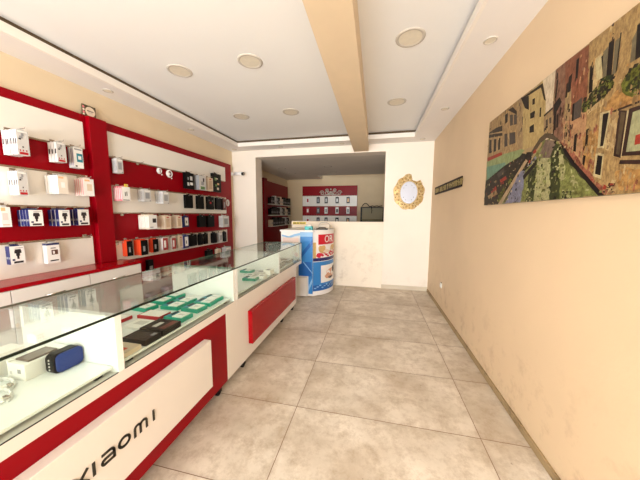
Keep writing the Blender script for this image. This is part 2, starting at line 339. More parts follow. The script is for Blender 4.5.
# ---------------------------------------------------------------- packs on hooks
STACKS = [
 ('A1a', -2.681, 1.432, 1.501, 1.837, 2.021, 6, 'earset'),
 ('A1b', -2.736, 1.712, 1.779, 1.841, 2.008, 3, 'earset'),
 ('A1c', -2.770, 1.860, 1.936, 1.817, 2.005, 3, 'tealcard'),
 ('A2a', -2.733, 1.438, 1.497, 1.531, 1.712, 4, 'earset'),
 ('A2b', -2.690, 1.667, 1.740, 1.557, 1.714, 6, 'clearcase'),
 ('A2c', -2.719, 1.886, 1.974, 1.556, 1.719, 5, 'blushcase'),
 ('A3a', -2.790, 1.352, 1.406, 1.281, 1.435, 1, 'bigwhite'),
 ('A3b', -2.707, 1.465, 1.552, 1.284, 1.414, 4, 'charger'),
 ('A3c', -2.713, 1.664, 1.746, 1.275, 1.417, 3, 'charger'),
 ('A3d', -2.743, 1.829, 1.923, 1.276, 1.425, 3, 'charger'),
 ('A4a', -2.785, 1.372, 1.457, 0.983, 1.127, 2, 'charger'),
 ('A4b', -2.790, 1.600, 1.692, 0.947, 1.125, 1, 'navylid'),
 ('B1a', -2.763, 2.256, 2.324, 1.832, 1.985, 4, 'greypack'),
 ('B1b', -2.778, 3.296, 3.467, 1.763, 2.005, 2, 'blackmark'),
 ('B1c', -2.739, 3.530, 3.700, 1.769, 1.993, 3, 'greencase'),
 ('B1d', -2.772, 3.794, 3.929, 1.776, 1.996, 2, 'creamcase'),
 ('B1e', -2.790, 3.957, 4.192, 1.777, 2.097, 1, 'floral'),
 ('B2a', -2.720, 2.253, 2.346, 1.526, 1.681, 5, 'pinkcard'),
 ('B2b', -2.742, 2.542, 2.640, 1.535, 1.676, 5, 'greypack'),
 ('B2c', -2.721, 2.799, 2.898, 1.515, 1.673, 5, 'greypack'),
 ('B2d', -2.804, 3.295, 3.455, 1.475, 1.674, 2, 'black'),
 ('B2e', -2.802, 3.555, 3.713, 1.465, 1.676, 2, 'black'),
 ('B2f', -2.801, 3.801, 3.978, 1.461, 1.677, 2, 'blackred'),
 ('B2g', -2.800, 4.048, 4.184, 1.465, 1.674, 2, 'black'),
 ('B2h', -2.790, 4.231, 4.328, 1.459, 1.665, 1, 'brown'),
 ('B3a', -2.683, 2.531, 2.646, 1.198, 1.370, 8, 'darklabel'),
 ('B3b', -2.704, 2.790, 2.890, 1.183, 1.356, 5, 'creamcase'),
 ('B3c', -2.730, 3.025, 3.118, 1.184, 1.354, 4, 'creamcase'),
 ('B3d', -2.804, 3.233, 3.347, 1.186, 1.345, 2, 'bluewhite'),
 ('B3e', -2.793, 3.559, 3.731, 1.169, 1.358, 2, 'black'),
 ('B3f', -2.801, 3.794, 3.973, 1.157, 1.357, 2, 'black'),
 ('B3g', -2.747, 4.147, 4.342, 1.140, 1.346, 4, 'greypack'),
 ('B4a', -2.773, 2.307, 2.379, 0.896, 1.070, 4, 'orange'),
 ('B4b', -2.728, 2.442, 2.536, 0.886, 1.068, 5, 'orange'),
 ('B4c', -2.768, 2.647, 2.730, 0.892, 1.060, 4, 'orange'),
 ('B4d', -2.758, 2.793, 2.875, 0.898, 1.060, 4, 'whitered'),
 ('B4e', -2.780, 2.968, 3.040, 0.888, 1.044, 3, 'whitered'),
 ('B4f', -2.796, 3.115, 3.193, 0.882, 1.059, 3, 'creamcase'),
 ('B4g', -2.786, 3.192, 3.305, 0.870, 1.059, 2, 'bluewhite'),
 ('B4h', -2.803, 3.337, 3.504, 0.879, 1.060, 2, 'black'),
 ('B4i', -2.792, 3.561, 3.634, 0.873, 1.055, 2, 'black'),
 ('B4j', -2.801, 3.697, 3.775, 0.874, 1.052, 2, 'black'),
 ('B4k', -2.780, 3.896, 3.996, 0.868, 1.046, 2, 'black'),
 ('B4l', -2.788, 4.082, 4.175, 0.856, 1.033, 2, 'greypack'),
 ('B4m', -2.798, 4.239, 4.321, 0.859, 1.041, 2, 'black'),
 ('B5a', -2.791, 3.718, 3.879, 0.604, 0.760, 2, 'black'),
 ('B5b', -2.790, 3.994, 4.114, 0.596, 0.743, 1, 'creamcase'),
 ('B5c', -2.745, 4.206, 4.374, 0.558, 0.751, 4, 'greypack'),
]

STY = {  # look, kind, side colour, face colour, prints (u0,v0,u1,v1,mat), side print
 'earset': ('white earphone pack', 'earphone_pack', WHITE, LGREY, [(.12, .02, .85, .12, REDC), (.15, .15, .25, .22, REDC), (.4, .15, .5, .22, REDC), (.68, .15, .78, .22, REDC), (.4, .30, .52, .36, INK), (.15, .62, .35, .68, INK), (.22, .68, .50, .78, GREY), (.38, .78, .6, .9, GREY), (.1, .92, .9, .985, WHITE)], (.25, .42, .75, .66, INK)),
 'tealcard': ('clear accessory pack', 'accessory_pack', LGREY, WHITE, [(.3, .3, .95, .72, TEALD), (.45, .42, .8, .6, WHITE), (.1, .88, .9, .95, GREY), (.1, .05, .3, .12, INK)], (.2, .1, .5, .9, C('lilac_print', 140, 120, 160))),
 'clearcase': ('pale cable pack', 'cable_pack', WHITE, C('ivory_card', 230, 220, 206), [(.3, .35, .7, .65, WHITE), (.1, .85, .6, .95, PEACH)], (.2, .02, .8, .08, CREAMC)),
 'blushcase': ('pale pink cable pack', 'cable_pack', C('blush_card', 236, 214, 204), WHITE, [(.3, .3, .8, .7, CREAMC), (.1, .85, .6, .95, PEACH)], (.2, .05, .5, .95, PINK)),
 'bigwhite': ('large white gadget box', 'gadget_box', WHITE, WHITE, [(.05, .8, .5, .97, PEACH), (.15, .35, .7, .7, C('pale_print', 226, 214, 206)), (.1, .08, .8, .14, CREAMC)], None),
 'charger': ('blue charger box', 'charger_box', NAVY, WHITE, [(.3, .60, .78, .74, INK), (.33, .74, .75, .82, INK), (.40, .45, .66, .60, INK), (.45, .28, .60, .45, INK), (.12, .20, .30, .30, NAVY), (.2, .05, .85, .16, INK), (.35, .88, .9, .91, GREY)], (.15, .3, .85, .42, GREY)),
 'navylid': ('white navy-lidded box', 'gadget_box', WHITE, WHITE, [(0, .9, 1, 1, NAVY), (.35, .42, .85, .66, C('brown_print', 96, 60, 48)), (.45, .46, .6, .60, WHITE), (.2, .1, .85, .16, INK), (.3, .72, .7, .78, GREY)], (0, .9, 1, 1, NAVY)),
 'greypack': ('grey white cable pack', 'cable_pack', LGREY, LGREY, [(.2, .25, .8, .75, GREY), (.1, .85, .9, .93, WHITE), (.75, .04, .9, .1, INK)], (.3, .15, .7, .85, GREY)),
 'blackmark': ('black white-marked pack', 'accessory_pack', BLK, BLK, [(.15, .2, .4, .4, LGREY), (.5, .25, .85, .42, WHITE), (.2, .55, .35, .72, GREY), (.5, .55, .8, .8, LGREY)], None),
 'greencase': ('grey green-printed case', 'phone_case_pack', GREY, LGREY, [(.2, .05, .8, .25, GRN), (.3, .35, .7, .6, GREY), (.55, .6, .75, .85, INK)], None),
 'creamcase': ('cream phone case pack', 'phone_case_pack', CREAMC, CREAMC, [(.2, .15, .8, .8, C('beige_print', 200, 172, 146)), (.3, .85, .7, .93, REDC)], None),
 'floral': ('black floral case', 'phone_case_pack', BLK, BLK, [(.2, .62, .45, .78, GRN), (.35, .7, .6, .76, CREAMC), (.5, .4, .75, .5, PEACH), (.25, .3, .5, .42, GRN), (.45, .12, .7, .25, CREAMC)], None),
 'pinkcard': ('pink edged white pack', 'cable_pack', PINK, WHITE, [(.35, .35, .45, .65, INK), (.55, .38, .65, .68, INK), (.1, .05, .9, .1, INK)], (.3, .1, .7, .9, WHITE)),
 'black': ('black phone case pack', 'phone_case_pack', BLK, BLK, [(.42, .93, .58, .97, GREY)], None),
 'blackred': ('black red-printed case', 'phone_case_pack', BLK, BLK, [(.35, .45, .6, .6, REDC), (.2, .7, .3, .76, GREY), (.7, .65, .85, .72, GREY)], None),
 'brown': ('brown phone case pack', 'phone_case_pack', BROWN, C('brown_case', 110, 60, 50), [(.3, .2, .7, .7, GREY)], None),
 'darklabel': ('white dark-labelled box', 'charger_box', CREAMC, WHITE, [(.45, .45, .9, .75, INK), (.1, .1, .5, .16, GREY)], (.2, .1, .8, .9, WHITE)),
 'bluewhite': ('blue white-labelled pack', 'accessory_pack', BLUE, NAVY, [(.25, .15, .85, .9, WHITE), (.45, .35, .6, .6, INK)], None),
 'orange': ('orange phone case pack', 'phone_case_pack', ORANGE, BLK, [(.3, .25, .6, .6, GREY)], None),
 'whitered': ('white red-edged pack', 'cable_pack', WHITE, C('dull_red_card', 170, 60, 60), [(.2, .2, .6, .8, WHITE)], None),
}
def pack(kind, x, y0, y1, z0, z1, th, sty, tab=True):
    look, nm, cs, cf, prints, sp = STY[sty]
    c = (x, (y0+y1)/2, z1); o = MB(c); W, H = y1-y0, z1-z0
    if sty == 'orange' and kind == 'back': cf = ORANGE
    o.box(x-th, x, y0, y1, z0, z1, cs)
    o.poly([(x+.0004, y0, z0), (x+.0004, y1, z0), (x+.0004, y1, z1), (x+.0004, y0, z1)], cf)
    for k, (u0, v0, u1, v1, m) in enumerate(prints):
        e = x+.0008+.0002*k
        o.poly([(e, y0+u0*W, z0+v0*H), (e, y0+u1*W, z0+v0*H), (e, y0+u1*W, z0+v1*H), (e, y0+u0*W, z0+v1*H)], m)
    if sp:
        u0, v0, u1, v1, m = sp; e = y0-.0006
        o.poly([(x-th*(1-u0), e, z0+v0*H), (x-th*(1-u1), e, z0+v0*H), (x-th*(1-u1), e, z0+v1*H), (x-th*(1-u0), e, z0+v1*H)], m)
    if tab:                                   # hanging tab round the hook
        ym = (y0+y1)/2; o.box(x-th*.6, x-th*.45, ym-.018, ym+.018, z1, z1+.012, cs if cs is not WHITE else LGREY)
    return o.build(nm)
ORD = ['first', 'second', 'third', 'fourth', 'fifth', 'sixth', 'seventh', 'eighth', 'ninth', 'tenth', 'eleventh', 'twelfth', 'thirteenth', 'fourteenth']
PL = {'A1': "near panel's top row", 'A2': "near panel's second row", 'A3': "near panel's third row", 'A4': "near panel's bottom row",
      'B1': "far panel's top row", 'B2': "far panel's second row", 'B3': "far panel's third row", 'B4': "far panel's fourth row", 'B5': "far panel's bottom row"}
PLU = lambda s: s+('es' if s.endswith('x') else 's')
for nm, xf, y0, y1, z0, z1, n, sty in STACKS:
    look, kind, *_ = STY[sty]; where = f"{ORD[ord(nm[2])-97]} hook of {PL[nm[:2]]}"
    sp = (xf+2.838)/n if n > 1 else .05; th = min(sp*.86, .045) if n > 1 else min(.045, xf+2.838)
    ym = (y0+y1)/2; rnd = random.Random(nm); grp = f'{PLU(look)} on the {where}'
    f = pack('front', xf, y0, y1, z0, z1, th, sty)
    tag(f, f'front {look}, {where}' if n > 1 else f'{look} alone on {where}', 'product pack', grp if n > 1 else None)
    if n > 1:
        b = pack('back', xf-sp, y0, y1, z0, z1, th, sty)
        for k in range(1, n):
            q = b if k == 1 else b.copy()
            if k > 1: COL.objects.link(q)
            q.location = (xf-sp*k, ym+rnd.uniform(-.004, .004), z1+rnd.uniform(-.003, .003)); tag(q, f'{look}, {ORD[k]} from front, {where}', 'product pack', grp)
    h = MB((XP, ym, z1)); tip = xf+.03; zh = z1+.0145
    h.box(XP+.0125, XP+.017, ym-.018, ym+.018, zh-.012, zh+.018, CHROME); h.tube([(XP+.016, ym, zh), (tip, ym, zh), (tip+.008, ym, zh+.01)], .0025, CHROME, 6)
    tag(h.build('display_hook'), f'metal hook, {where}', 'hook', 'metal display hooks')
# extras on the panels
for y, z, lb in [(1.93, 1.17, 'empty metal hook at right end of near panel\'s bottom row'), (2.57, 2.0, 'empty metal hook near left end of far panel\'s top row'),
                 (2.33, 1.385, 'empty metal hook at left end of far panel\'s third row'), (2.245, 1.06, 'empty metal hook at left end of far panel\'s fourth row')]:
    h = MB((XP, y, z)); h.box(XP+.0125, XP+.018, y-.018, y+.018, z-.025, z+.008, CHROME); h.tube([(XP+.016, y, z), (XP+.10, y, z), (XP+.108, y, z+.012)], .003, CHROME, 6)
    tag(h.build('display_hook'), lb, 'hook', 'metal display hooks')
o = MB((-2.75, 2.30, 1.69)); o.box(-2.722, -2.715, 2.285, 2.325, 1.682, 1.712, YEL); tag(o.build('yellow_tag', bevel=.001), "small yellow tag over the pink edged packs on far panel's second row", 'tag')
for y, r, lb in [(2.855, .035, "smaller left white coiled earphones on far panel's top row"), (3.02, .048, "larger right white coiled earphones on far panel's top row")]:
    h = MB((XP+.05, y, 1.96)); zc = 1.985-r
    for k in range(3):
        pts = [(XP+.04+.008*k, y+(r-.006*k)*math.cos(a_), zc+(r-.004*k)*math.sin(a_)) for a_ in [2*math.pi*i/18 for i in range(19)]]; h.tube(pts, .005, WHITE, 6)
    h.ball((XP+.05, y+.03, zc-r-.01), .009, WHITE, 8, 6); h.ball((XP+.045, y, zc), r*.45, WHITE, 10, 6, (.5, 1, 1)); h.cyl((XP+.012, y, 1.99), (XP+.07, y, 1.99), .003, CHROME)
    tag(h.build('earphones'), lb, 'earphones')
o = MB((-2.83, 4.40, 1.62)); 
for k in range(3): o.tube([(-2.84+.008*k, 4.455+.035*math.cos(a_), 1.60+.06*math.sin(a_)) for a_ in [2*math.pi*i/16 for i in range(17)]], .006, WHITE, 6)
tag(o.build('coiled_cable'), "white coiled cable on red frame at right end of far panel's second row", 'cable')
for i, (y, w_, sty_, lb) in enumerate([(2.50, .18, WHITE, 'leftmost flat white pack lying on the low red shelf'), (2.72, .16, WHITE, 'second flat white pack lying on the low red shelf'), (2.92, .14, LGREY, 'third flat grey pack lying on the low red shelf')]):
    o = MB((-2.74, y, .561)); o.box(-2.82, -2.70, y, y+w_, .5605, .585, sty_); o.box(-2.80, -2.72, y+.02, y+w_-.04, .585, .587, CREAMC); o.box(-2.6998, -2.699, y+.02, y+w_-.02, .566, .578, INK)
    tag(o.build('flat_pack', bevel=.002), lb, 'product pack')
o = MB((-2.8, 2.60, .75))
o.box(-2.835, -2.79, 2.585, 2.66, .66, .80, BLK); o.box(-2.79, -2.789, 2.60, 2.645, .68, .72, GREY); tag(o.build('accessory_pack'), "dark pack hanging above the low red shelf, left end", 'product pack')

# ================================================================ COUNTERS
XC0, XC1 = -1.685, -1.10
def showcase(name, at, y0, y1, yd0, yd1, red, parts_y, label):
    t_ = root(name, at, label, 'display counter'); B = (RED if red else WHL)
    o = MB(at); o.box(XC0, XC1, y0, y1, .085, .632, B); o.build('body', t_, .0015)
    if red:
        o = MB(at); o.box(XC0-.001, XC1+.0005, y1-.004, y1+.002, .087, .632, WHL); o.build('edge_strip', t_)
    o = MB(at); o.box(XC0, XC1+.002, yd0, yd1, .632, .683, WHL); o.build('deck', t_, .0015)
    for i, y in enumerate(parts_y):
        o = MB((-1.4, y, .655)); o.box(XC0+.01, XC1, y-.015, y+.015, .683, .944, WHS); o.build('divider', t_, .001)
    for ya, yb in zip(parts_y[:-1], parts_y[1:]):
        o = MB((XC1, (ya+yb)/2, .66)); o.box(XC1-.004, XC1, ya+.016, yb-.016, .6835, .944, GLASSF)
        o.build('front_glass', t_)
        o = MB((XC1, (ya+yb)/2, .655)); o.box(XC1-.003, XC1+.001, ya+.015, yb-.015, .6832, .686, BLK); o.build('glass_channel', t_)
        o = MB((-1.4, (ya+yb)/2, .69)); o.box(XC0+.015, XC1-.025, ya+.018, yb-.018, .701, .712, WHS); o.build('inner_shelf', t_, .001)
        o = MB((-1.4, (ya+yb)/2, .66))
        for yy in (ya+.06, yb-.08):
            for xx in (XC0+.06, XC1-.07): o.box(xx, xx+.03, yy, yy+.03, .6832, .701, BLK)
        o.build('shelf_spacers', t_)
        ym = (ya+yb)/2
        for k, (a_, b_) in enumerate(((ya+.016, ym+.02), (ym-.02, yb-.016))):
            o = MB((XC0, (a_+b_)/2, .66)); o.box(XC0+.001+.006*k, XC0+.005+.006*k, a_, b_, .6835, .942, GLASSF); o.build('sliding_glass', t_)
    o = MB((-1.4, (yd0+yd1)/2, .948)); tz0, tz1 = .9442, .9552
    o.add([(XC0-.005, yd0, tz1), (XC1+.004, yd0, tz1), (XC1+.004, yd1, tz1), (XC0-.005, yd1, tz1)], [(0, 1, 2, 3)], GLASS)
    o.add([(XC0-.005, yd0, tz0), (XC1+.004, yd0, tz0), (XC1+.004, yd1, tz0), (XC0-.005, yd1, tz0)], [(3, 2, 1, 0)], GLASS)
    c4 = [(XC0-.005, yd0), (XC1+.004, yd0), (XC1+.004, yd1), (XC0-.005, yd1)]
    GE = mat('pale_glass_edge', (96, 120, 104), 0.15)
    for k in range(4):
        (xa, ya), (xb, yb) = c4[k], c4[(k+1) % 4]
        o.add([(xa, ya, tz0), (xb, yb, tz0), (xb, yb, tz1), (xa, ya, tz1)], [(0, 1, 2, 3)], DGREEN if k == 1 else GE)
    o.build('top_glass', t_)
    for xx in (XC1-.05, XC0+.06):
        for yy in ((y0+.08, y1-.06) if red else (y0+.30, (y0+y1)/2+.4, y1-.06)):
            o = MB((xx, yy, 0)); o.box(xx-.018, xx+.018, yy-.018, yy+.018, .078, .085, CHROME); o.box(xx-.020, xx-.016, yy-.018, yy+.018, .022, .080, BLK); o.box(xx+.016, xx+.020, yy-.018, yy+.018, .022, .080, BLK)
            c = o.build('caster', t_); w_ = MB((xx, yy, 0)); w_.cyl((xx-.014, yy-.008, .0275), (xx+.014, yy-.008, .0275), .027, BLK); q = w_.build('wheel', c); q.location = (0, 0, 0)
    return t_
AT1 = (-1.39, .85, 0)
c1 = showcase('display_counter', AT1, -.10, 1.655, -.10, 1.80, True, [-.085, .848, 1.784], 'near glass showcase counter with red base and white front panel')
o = MB((-1.05, .78, .22)); o.box(-1.0995, -1.048, .16, 1.40, .222, .552, WHL); fp = o.build('front_panel', c1, .002)
# lettering on the white panel: x i a o m i, flat strokes 3 mm thick
def stroke(o, pts, w_, x, m):
    for (a0, b0), (a1, b1) in zip(pts[:-1], pts[1:]):
        dx, dz = a1-a0, b1-b0; L = math.hypot(dx, dz) or 1; nx, nz = -dz/L*w_/2, dx/L*w_/2; ex, ez = dx/L*w_*.12, dz/L*w_*.12
        o.prism([(x, a0-ex+nx, b0-ez+nz), (x, a1+ex+nx, b1+ez+nz), (x, a1+ex-nx, b1+ez-nz), (x, a0-ex-nx, b0-ez-nz)], (.003, 0, 0), m)
def arc(cy, cz, ry, rz, a0, a1, n=14): return [(cy+ry*math.cos(math.radians(a0+(a1-a0)*i/n)), cz+rz*math.sin(math.radians(a0+(a1-a0)*i/n))) for i in range(n+1)]
o = MB((-1.048, .78, .40)); LX = -1.0478; K = C('letter_black', 34, 30, 22, 0.3); zb, zt = .370, .424; W9 = .0105
stroke(o, [(.600, zb), (.650, zt)], W9, LX, K); stroke(o, [(.600, zt), (.650, zb)], W9, LX, K)
stroke(o, [(.671, zb), (.671, zt)], W9, LX, K)
stroke(o, [(.702, zt-.005)]+[(.728, zt-.005)]+arc(.733, zt-.021, .016, .016, 90, 0, 6)+[(.749, zb)], W9, LX, K)
stroke(o, [(.749, zb+.005), (.714, zb+.005)]+arc(.712, zb+.0155, .0105, .0105, -90, -270, 8)+[(.749, zb+.026)], W9, LX, K)
stroke(o, arc(.794, .398, .0235, .0205, 0, 360, 26), W9, LX, K)
stroke(o, [(.843, zb), (.843, zt-.018)]+arc(.857, zt-.018, .014, .0135, 180, 0, 8)+[(.871, zb)], W9, LX, K)
stroke(o, [(.871, zt-.018)]+arc(.887, zt-.018, .016, .0135, 180, 0, 8)+[(.903, zb)], W9, LX, K)
stroke(o, [(.942, zb), (.942, zt)], W9, LX, K)
lt = o.build('lettering', fp); lt.location = Vector((-1.048, .78, .40))-Vector((-1.05, .78, .22)); lt['label'] = 'black lower-case lettering'

AT2 = (-1.39, 2.6, 0)
c2 = showcase('display_counter', AT2, 1.663, 3.42, 1.806, 3.68, False, [1.823, 2.76, 3.662], 'far white glass showcase counter with raised red front panel')
o = MB((-1.05, 2.6, .21)); o.box(-1.0995, -1.058, 1.99, 3.26, .212, .520, REDG); o.build('front_panel', c2, .002)

# ---- goods inside the near counter, first bay
SZ = .7125
sp = root('portable_speaker', (-1.31, .78, SZ), 'blue and black rounded portable speaker on the near counter shelf', 'speaker')
def rrect(cy, cz, hy, hz, r, n=5):
    out = []
    for (sy, sz, a0) in ((1, 1, 0), (-1, 1, 90), (-1, -1, 180), (1, -1, 270)):
        out += [(cy+sy*(hy-r)+r*math.cos(math.radians(a0+90*i/n)), cz+sz*(hz-r)+r*math.sin(math.radians(a0+90*i/n))) for i in range(n+1)]
    return out
R1 = rrect(.776, SZ+.043, .053, .043, .022)
o = MB((-1.31, .78, SZ)); o.prism([(-1.342, a_, b_) for a_, b_ in R1], (.045, 0, 0), BLK); o.build('casing', sp, .005, seg=3)
o = MB((-1.29, .78, SZ)); SBL = mat('speaker_fabric_blue', (10, 48, 128), 0.65, bump=.6, bscale=400); R2 = rrect(.780, SZ+.0435, .049, .0405, .02)
o.prism([(-1.2975, a_, b_) for a_, b_ in R2], (.012, 0, 0), SBL); o.build('grille', sp, .005, seg=3)
o = MB((-1.31, .726, SZ))
for k in range(4): o.ball((-1.318, .7230, SZ+.022+k*.014), .0042, LGREY, 8, 6, (1, .5, 1))
o.build('buttons', sp)
bx = root('phone_box', (-1.41, .77, SZ), 'long open white box beside the blue speaker', 'box')
o = MB((-1.41, .77, SZ)); o.box(-1.462, -1.362, .672, .822, SZ, SZ+.068, WHITE)
o.poly([(-1.405, .6715, SZ+.028), (-1.385, .6715, SZ+.028), (-1.385, .6715, SZ+.046), (-1.405, .6715, SZ+.046)], GREY); o.poly([(-1.45, .6715, SZ+.02), (-1.435, .6715, SZ+.02), (-1.435, .6715, SZ+.034), (-1.45, .6715, SZ+.034)], LGREY)
o.prism([(-1.3615, .78+.017*math.cos(a_), SZ+.034+.009*math.sin(a_)) for a_ in [2*math.pi*i/20 for i in range(20)]], (.0006, 0, 0), INK)
o.build('carton', bx, .0015)
o = MB((-1.41, .77, SZ+.069)); o.box(-1.464, -1.452, .671, .824, SZ+.0685, SZ+.076, WHITE); o.box(-1.452, -1.364, .795, .823, SZ+.0685, SZ+.074, WHITE); o.build('open_flap', bx, .001)
o = MB((-1.405, .75, SZ+.069)); o.box(-1.447, -1.374, .690, .790, SZ+.0685, SZ+.077, C('taupe_plastic', 112, 98, 92, .3)); tag(o.build('dark_gadget', bevel=.003), 'flat taupe gadget lying on top of the long white box', 'gadget')
o = MB((-1.52, .70, SZ)); o.box(-1.575, -1.492, .64, .745, SZ, SZ+.100, WHITE); o.poly([(-1.56, .6395, SZ+.03), (-1.52, .6395, SZ+.03), (-1.52, .6395, SZ+.05), (-1.56, .6395, SZ+.05)], LGREY); o.box(-1.576, -1.491, .639, .746, SZ+.085, SZ+.088, LGREY)
tag(o.build('phone_box', bevel=.002), 'plain white box left of the long open box', 'box')
o = MB((-1.56, .84, SZ)); o.box(-1.64, -1.50, .77, .83, SZ, SZ+.05, WHITE); o.box(-1.62, -1.52, .7695, .77, SZ+.015, SZ+.035, LGREY); tag(o.build('gadget_box', bevel=.002), 'low white box at the back of the near counter shelf', 'box')
def coil(name, cx, cy, r, label, tip):
    o = MB((cx, cy, SZ)); pts = []
    for i in range(46):
        a_ = 2*math.pi*i/15; rr = r*(1-.05*(i//15)); pts.append((cx+rr*1.5*math.cos(a_), cy+rr*.8*math.sin(a_), SZ+.004+.0055*(i/15)))
    o.tube(pts, .0035, WHITE, 6); e = Vector(pts[-1]); o.box(e.x, e.x+.022, e.y-.005, e.y+.005, e.z-.003, e.z+.005, CHROME if tip else WHITE)
    o.box(cx-r*1.5-.006, cx-r*1.5+.004, cy-.008, cy+.008, SZ+.002, SZ+.02, GREY)
    tag(o.build(name), label, 'cable')
coil('charging_cable', -1.42, .625, .042, 'coiled white charging cable lying nearer the long white box', True)
coil('charging_cable', -1.345, .575, .046, 'coiled white charging cable lying closest to the front glass', True)
# ---- second bay
def teal(x, y, rz, label):
    r_ = root('teal_phone_box', (x, y, SZ), label, 'box', 'teal and white phone boxes')
    o = MB(); o.box(-.064, .064, -.044, .044, 0, .023, TEAL); q = o.build('tray', r_, .0015); q.location = (0, 0, 0)
    o = MB(); o.box(-.012, .052, -.034, .036, .023, .0285, WHITE); o.box(.005, .04, -.01, .01, .0285, .0288, LGREY); q = o.build('white_card', r_, .001); q.location = (0, 0, 0)
    o = MB(); o.box(-.058, -.016, -.034, .038, .023, .0255, TEALD); o.box(-.044, -.030, -.012, .036, .0255, .030, INK); q = o.build('blue_insert', r_, .001); q.location = (0, 0, 0)
    r_.rotation_euler = (0, 0, rz); r_.scale = (1.1, 1.1, 1.1)
    return r_
POS = [(-1.24, 1.352, 'in front row, nearest the dark brown boxes'), (-1.245, 1.505, 'in front row, second from the brown boxes'), (-1.245, 1.628, 'in front row, third from the brown boxes'), (-1.25, 1.715, 'in front row, at the far end'),
       (-1.42, 1.51, 'in middle row, closest to the red white packs'), (-1.42, 1.62, 'in middle row, centre one'), (-1.60, 1.44, 'in back row, nearest the red white packs'), (-1.60, 1.58, 'in back row, centre one'), (-1.60, 1.71, 'in back row, farthest one')]
for i, (x, y, s_) in enumerate(POS): teal(x*.99, y*.984, random.uniform(-.12, .12), f'teal and white phone box {s_}')
def flat(name, x0, x1, y0, y1, h, m, label, extra=None, z=SZ, rz=0):
    c = ((x0+x1)/2, (y0+y1)/2, z); o = MB(c); rx, ry = c[0]*.012, c[1]*-.018; o.box(x0, x1, y0, y1, z, z+h, m)
    if extra: extra(o, z+h)
    q = tag(o.build(name, bevel=.0015), label, 'box'); q.location.x -= rx; q.location.y += ry; return q
BR2 = C('brown_sheen', 74, 60, 54, .2)
def e1(o, z):
    for k in range(7): o.box(-1.285+k*.017, -1.277+k*.017, 1.03, 1.10, z, z+.0006, BR2)
    o.box(-1.18, -1.155, 1.075, 1.105, z, z+.0006, GREY)
def e2(o, z): o.box(-1.25, -1.22, 1.16, 1.22, z, z+.0006, LGREY); o.box(-1.19, -1.155, 1.15, 1.25, z, z+.0006, C('rust_print', 110, 50, 40))
flat('dark_phone_box', -1.295, -1.145, 1.02, 1.118, .030, BROWN, 'dark brown patterned phone box nearest the white divider', e1)
flat('dark_phone_box', -1.30, -1.145, 1.128, 1.262, .034, BROWN, 'dark brown phone box with rust red corner behind the patterned one', e2)
def e3(o, z): o.box(-1.235, -1.18, .925, .955, z, z+.0006, ORANGE)
flat('cream_box', -1.26, -1.15, .905, .998, .022, CREAMC, 'cream box with orange print beside the white divider', e3)
def e4(o, z): o.box(-1.50, -1.35, 1.31, 1.395, z, z+.002, WHITE); o.box(-1.46, -1.40, 1.308, 1.3095, z-.016, z-.010, WHITE)
flat('red_white_box', -1.512, -1.345, 1.30, 1.40, .020, REDC, 'red edged white box behind the dark brown boxes', e4)
def e5(o, z): o.box(-1.655, -1.545, 1.215, 1.285, z, z+.002, WHITE)
flat('red_white_box', -1.66, -1.54, 1.21, 1.29, .020, REDC, 'red edged white box at the back, beside the divider', e5)
def e6(o, z): o.box(-1.43, -1.36, 1.20, 1.25, z, z+.0006, LGREY)
flat('white_box', -1.46, -1.34, 1.16, 1.27, .014, WHITE, 'thin white box between the brown and red white boxes', e6)
flat('white_box', -1.50, -1.36, .96, 1.07, .014, WHITE, 'thin white box behind the cream box', lambda o, z: o.box(-1.48, -1.42, .98, 1.03, z, z+.0006, LGREY))
# ---- far counter
teal(-1.24, 2.32, .05, 'teal and white phone box in the far counter, nearer one')
teal(-1.44, 2.62, -.05, 'teal and white phone box in the far counter, farther one')
for (x0, y0, x1, y1, h, m, lb) in [(-1.22, 2.42, -1.14, 2.52, .025, WHITE, 'small white box in far counter beside the nearer teal box'), (-1.30, 2.55, -1.20, 2.66, .035, LGREY, 'grey box in the middle of the far counter shelf'),
                               (-1.36, 2.42, -1.27, 2.51, .03, WHITE, 'white box in the far counter behind the nearer teal box'), (-1.56, 2.28, -1.44, 2.38, .04, WHITE, 'white box at the back of the far counter'), (-1.22, 2.60, -1.14, 2.70, .05, WHITE, 'taller white box at the far end of the bay')]:
    flat('small_box', x0, x1, y0, y1, h, m, lb, lambda o, z, a=(x0, x1, y0, y1): o.box(a[0]+.02, a[1]-.02, a[2]+.02, a[3]-.03, z, z+.0006, GREY))
OLV = C('olive_grey_pack', 130, 124, 108, .25)
for k, (x0, x1, y0, y1, h) in enumerate([(-1.30, -1.15, 2.86, 3.0, .03), (-1.42, -1.18, 3.08, 3.22, .045), (-1.34, -1.15, 3.28, 3.46, .035)]):
    flat('flat_grey_pack', x0, x1, y0, y1, h, OLV, ['grey flat pack nearest the last divider', 'grey flat pack in the middle of the last bay', 'grey flat pack at the far end of the last bay'][k],
         lambda o, z, a=(x0, x1, y0, y1): (o.box(a[0]+.02, a[1]-.02, a[2]+.02, a[3]-.02, z, z+.004, LGREY), o.box(a[0]+.04, a[1]-.05, a[2]+.04, a[3]-.05, z+.004, z+.006, INK)))

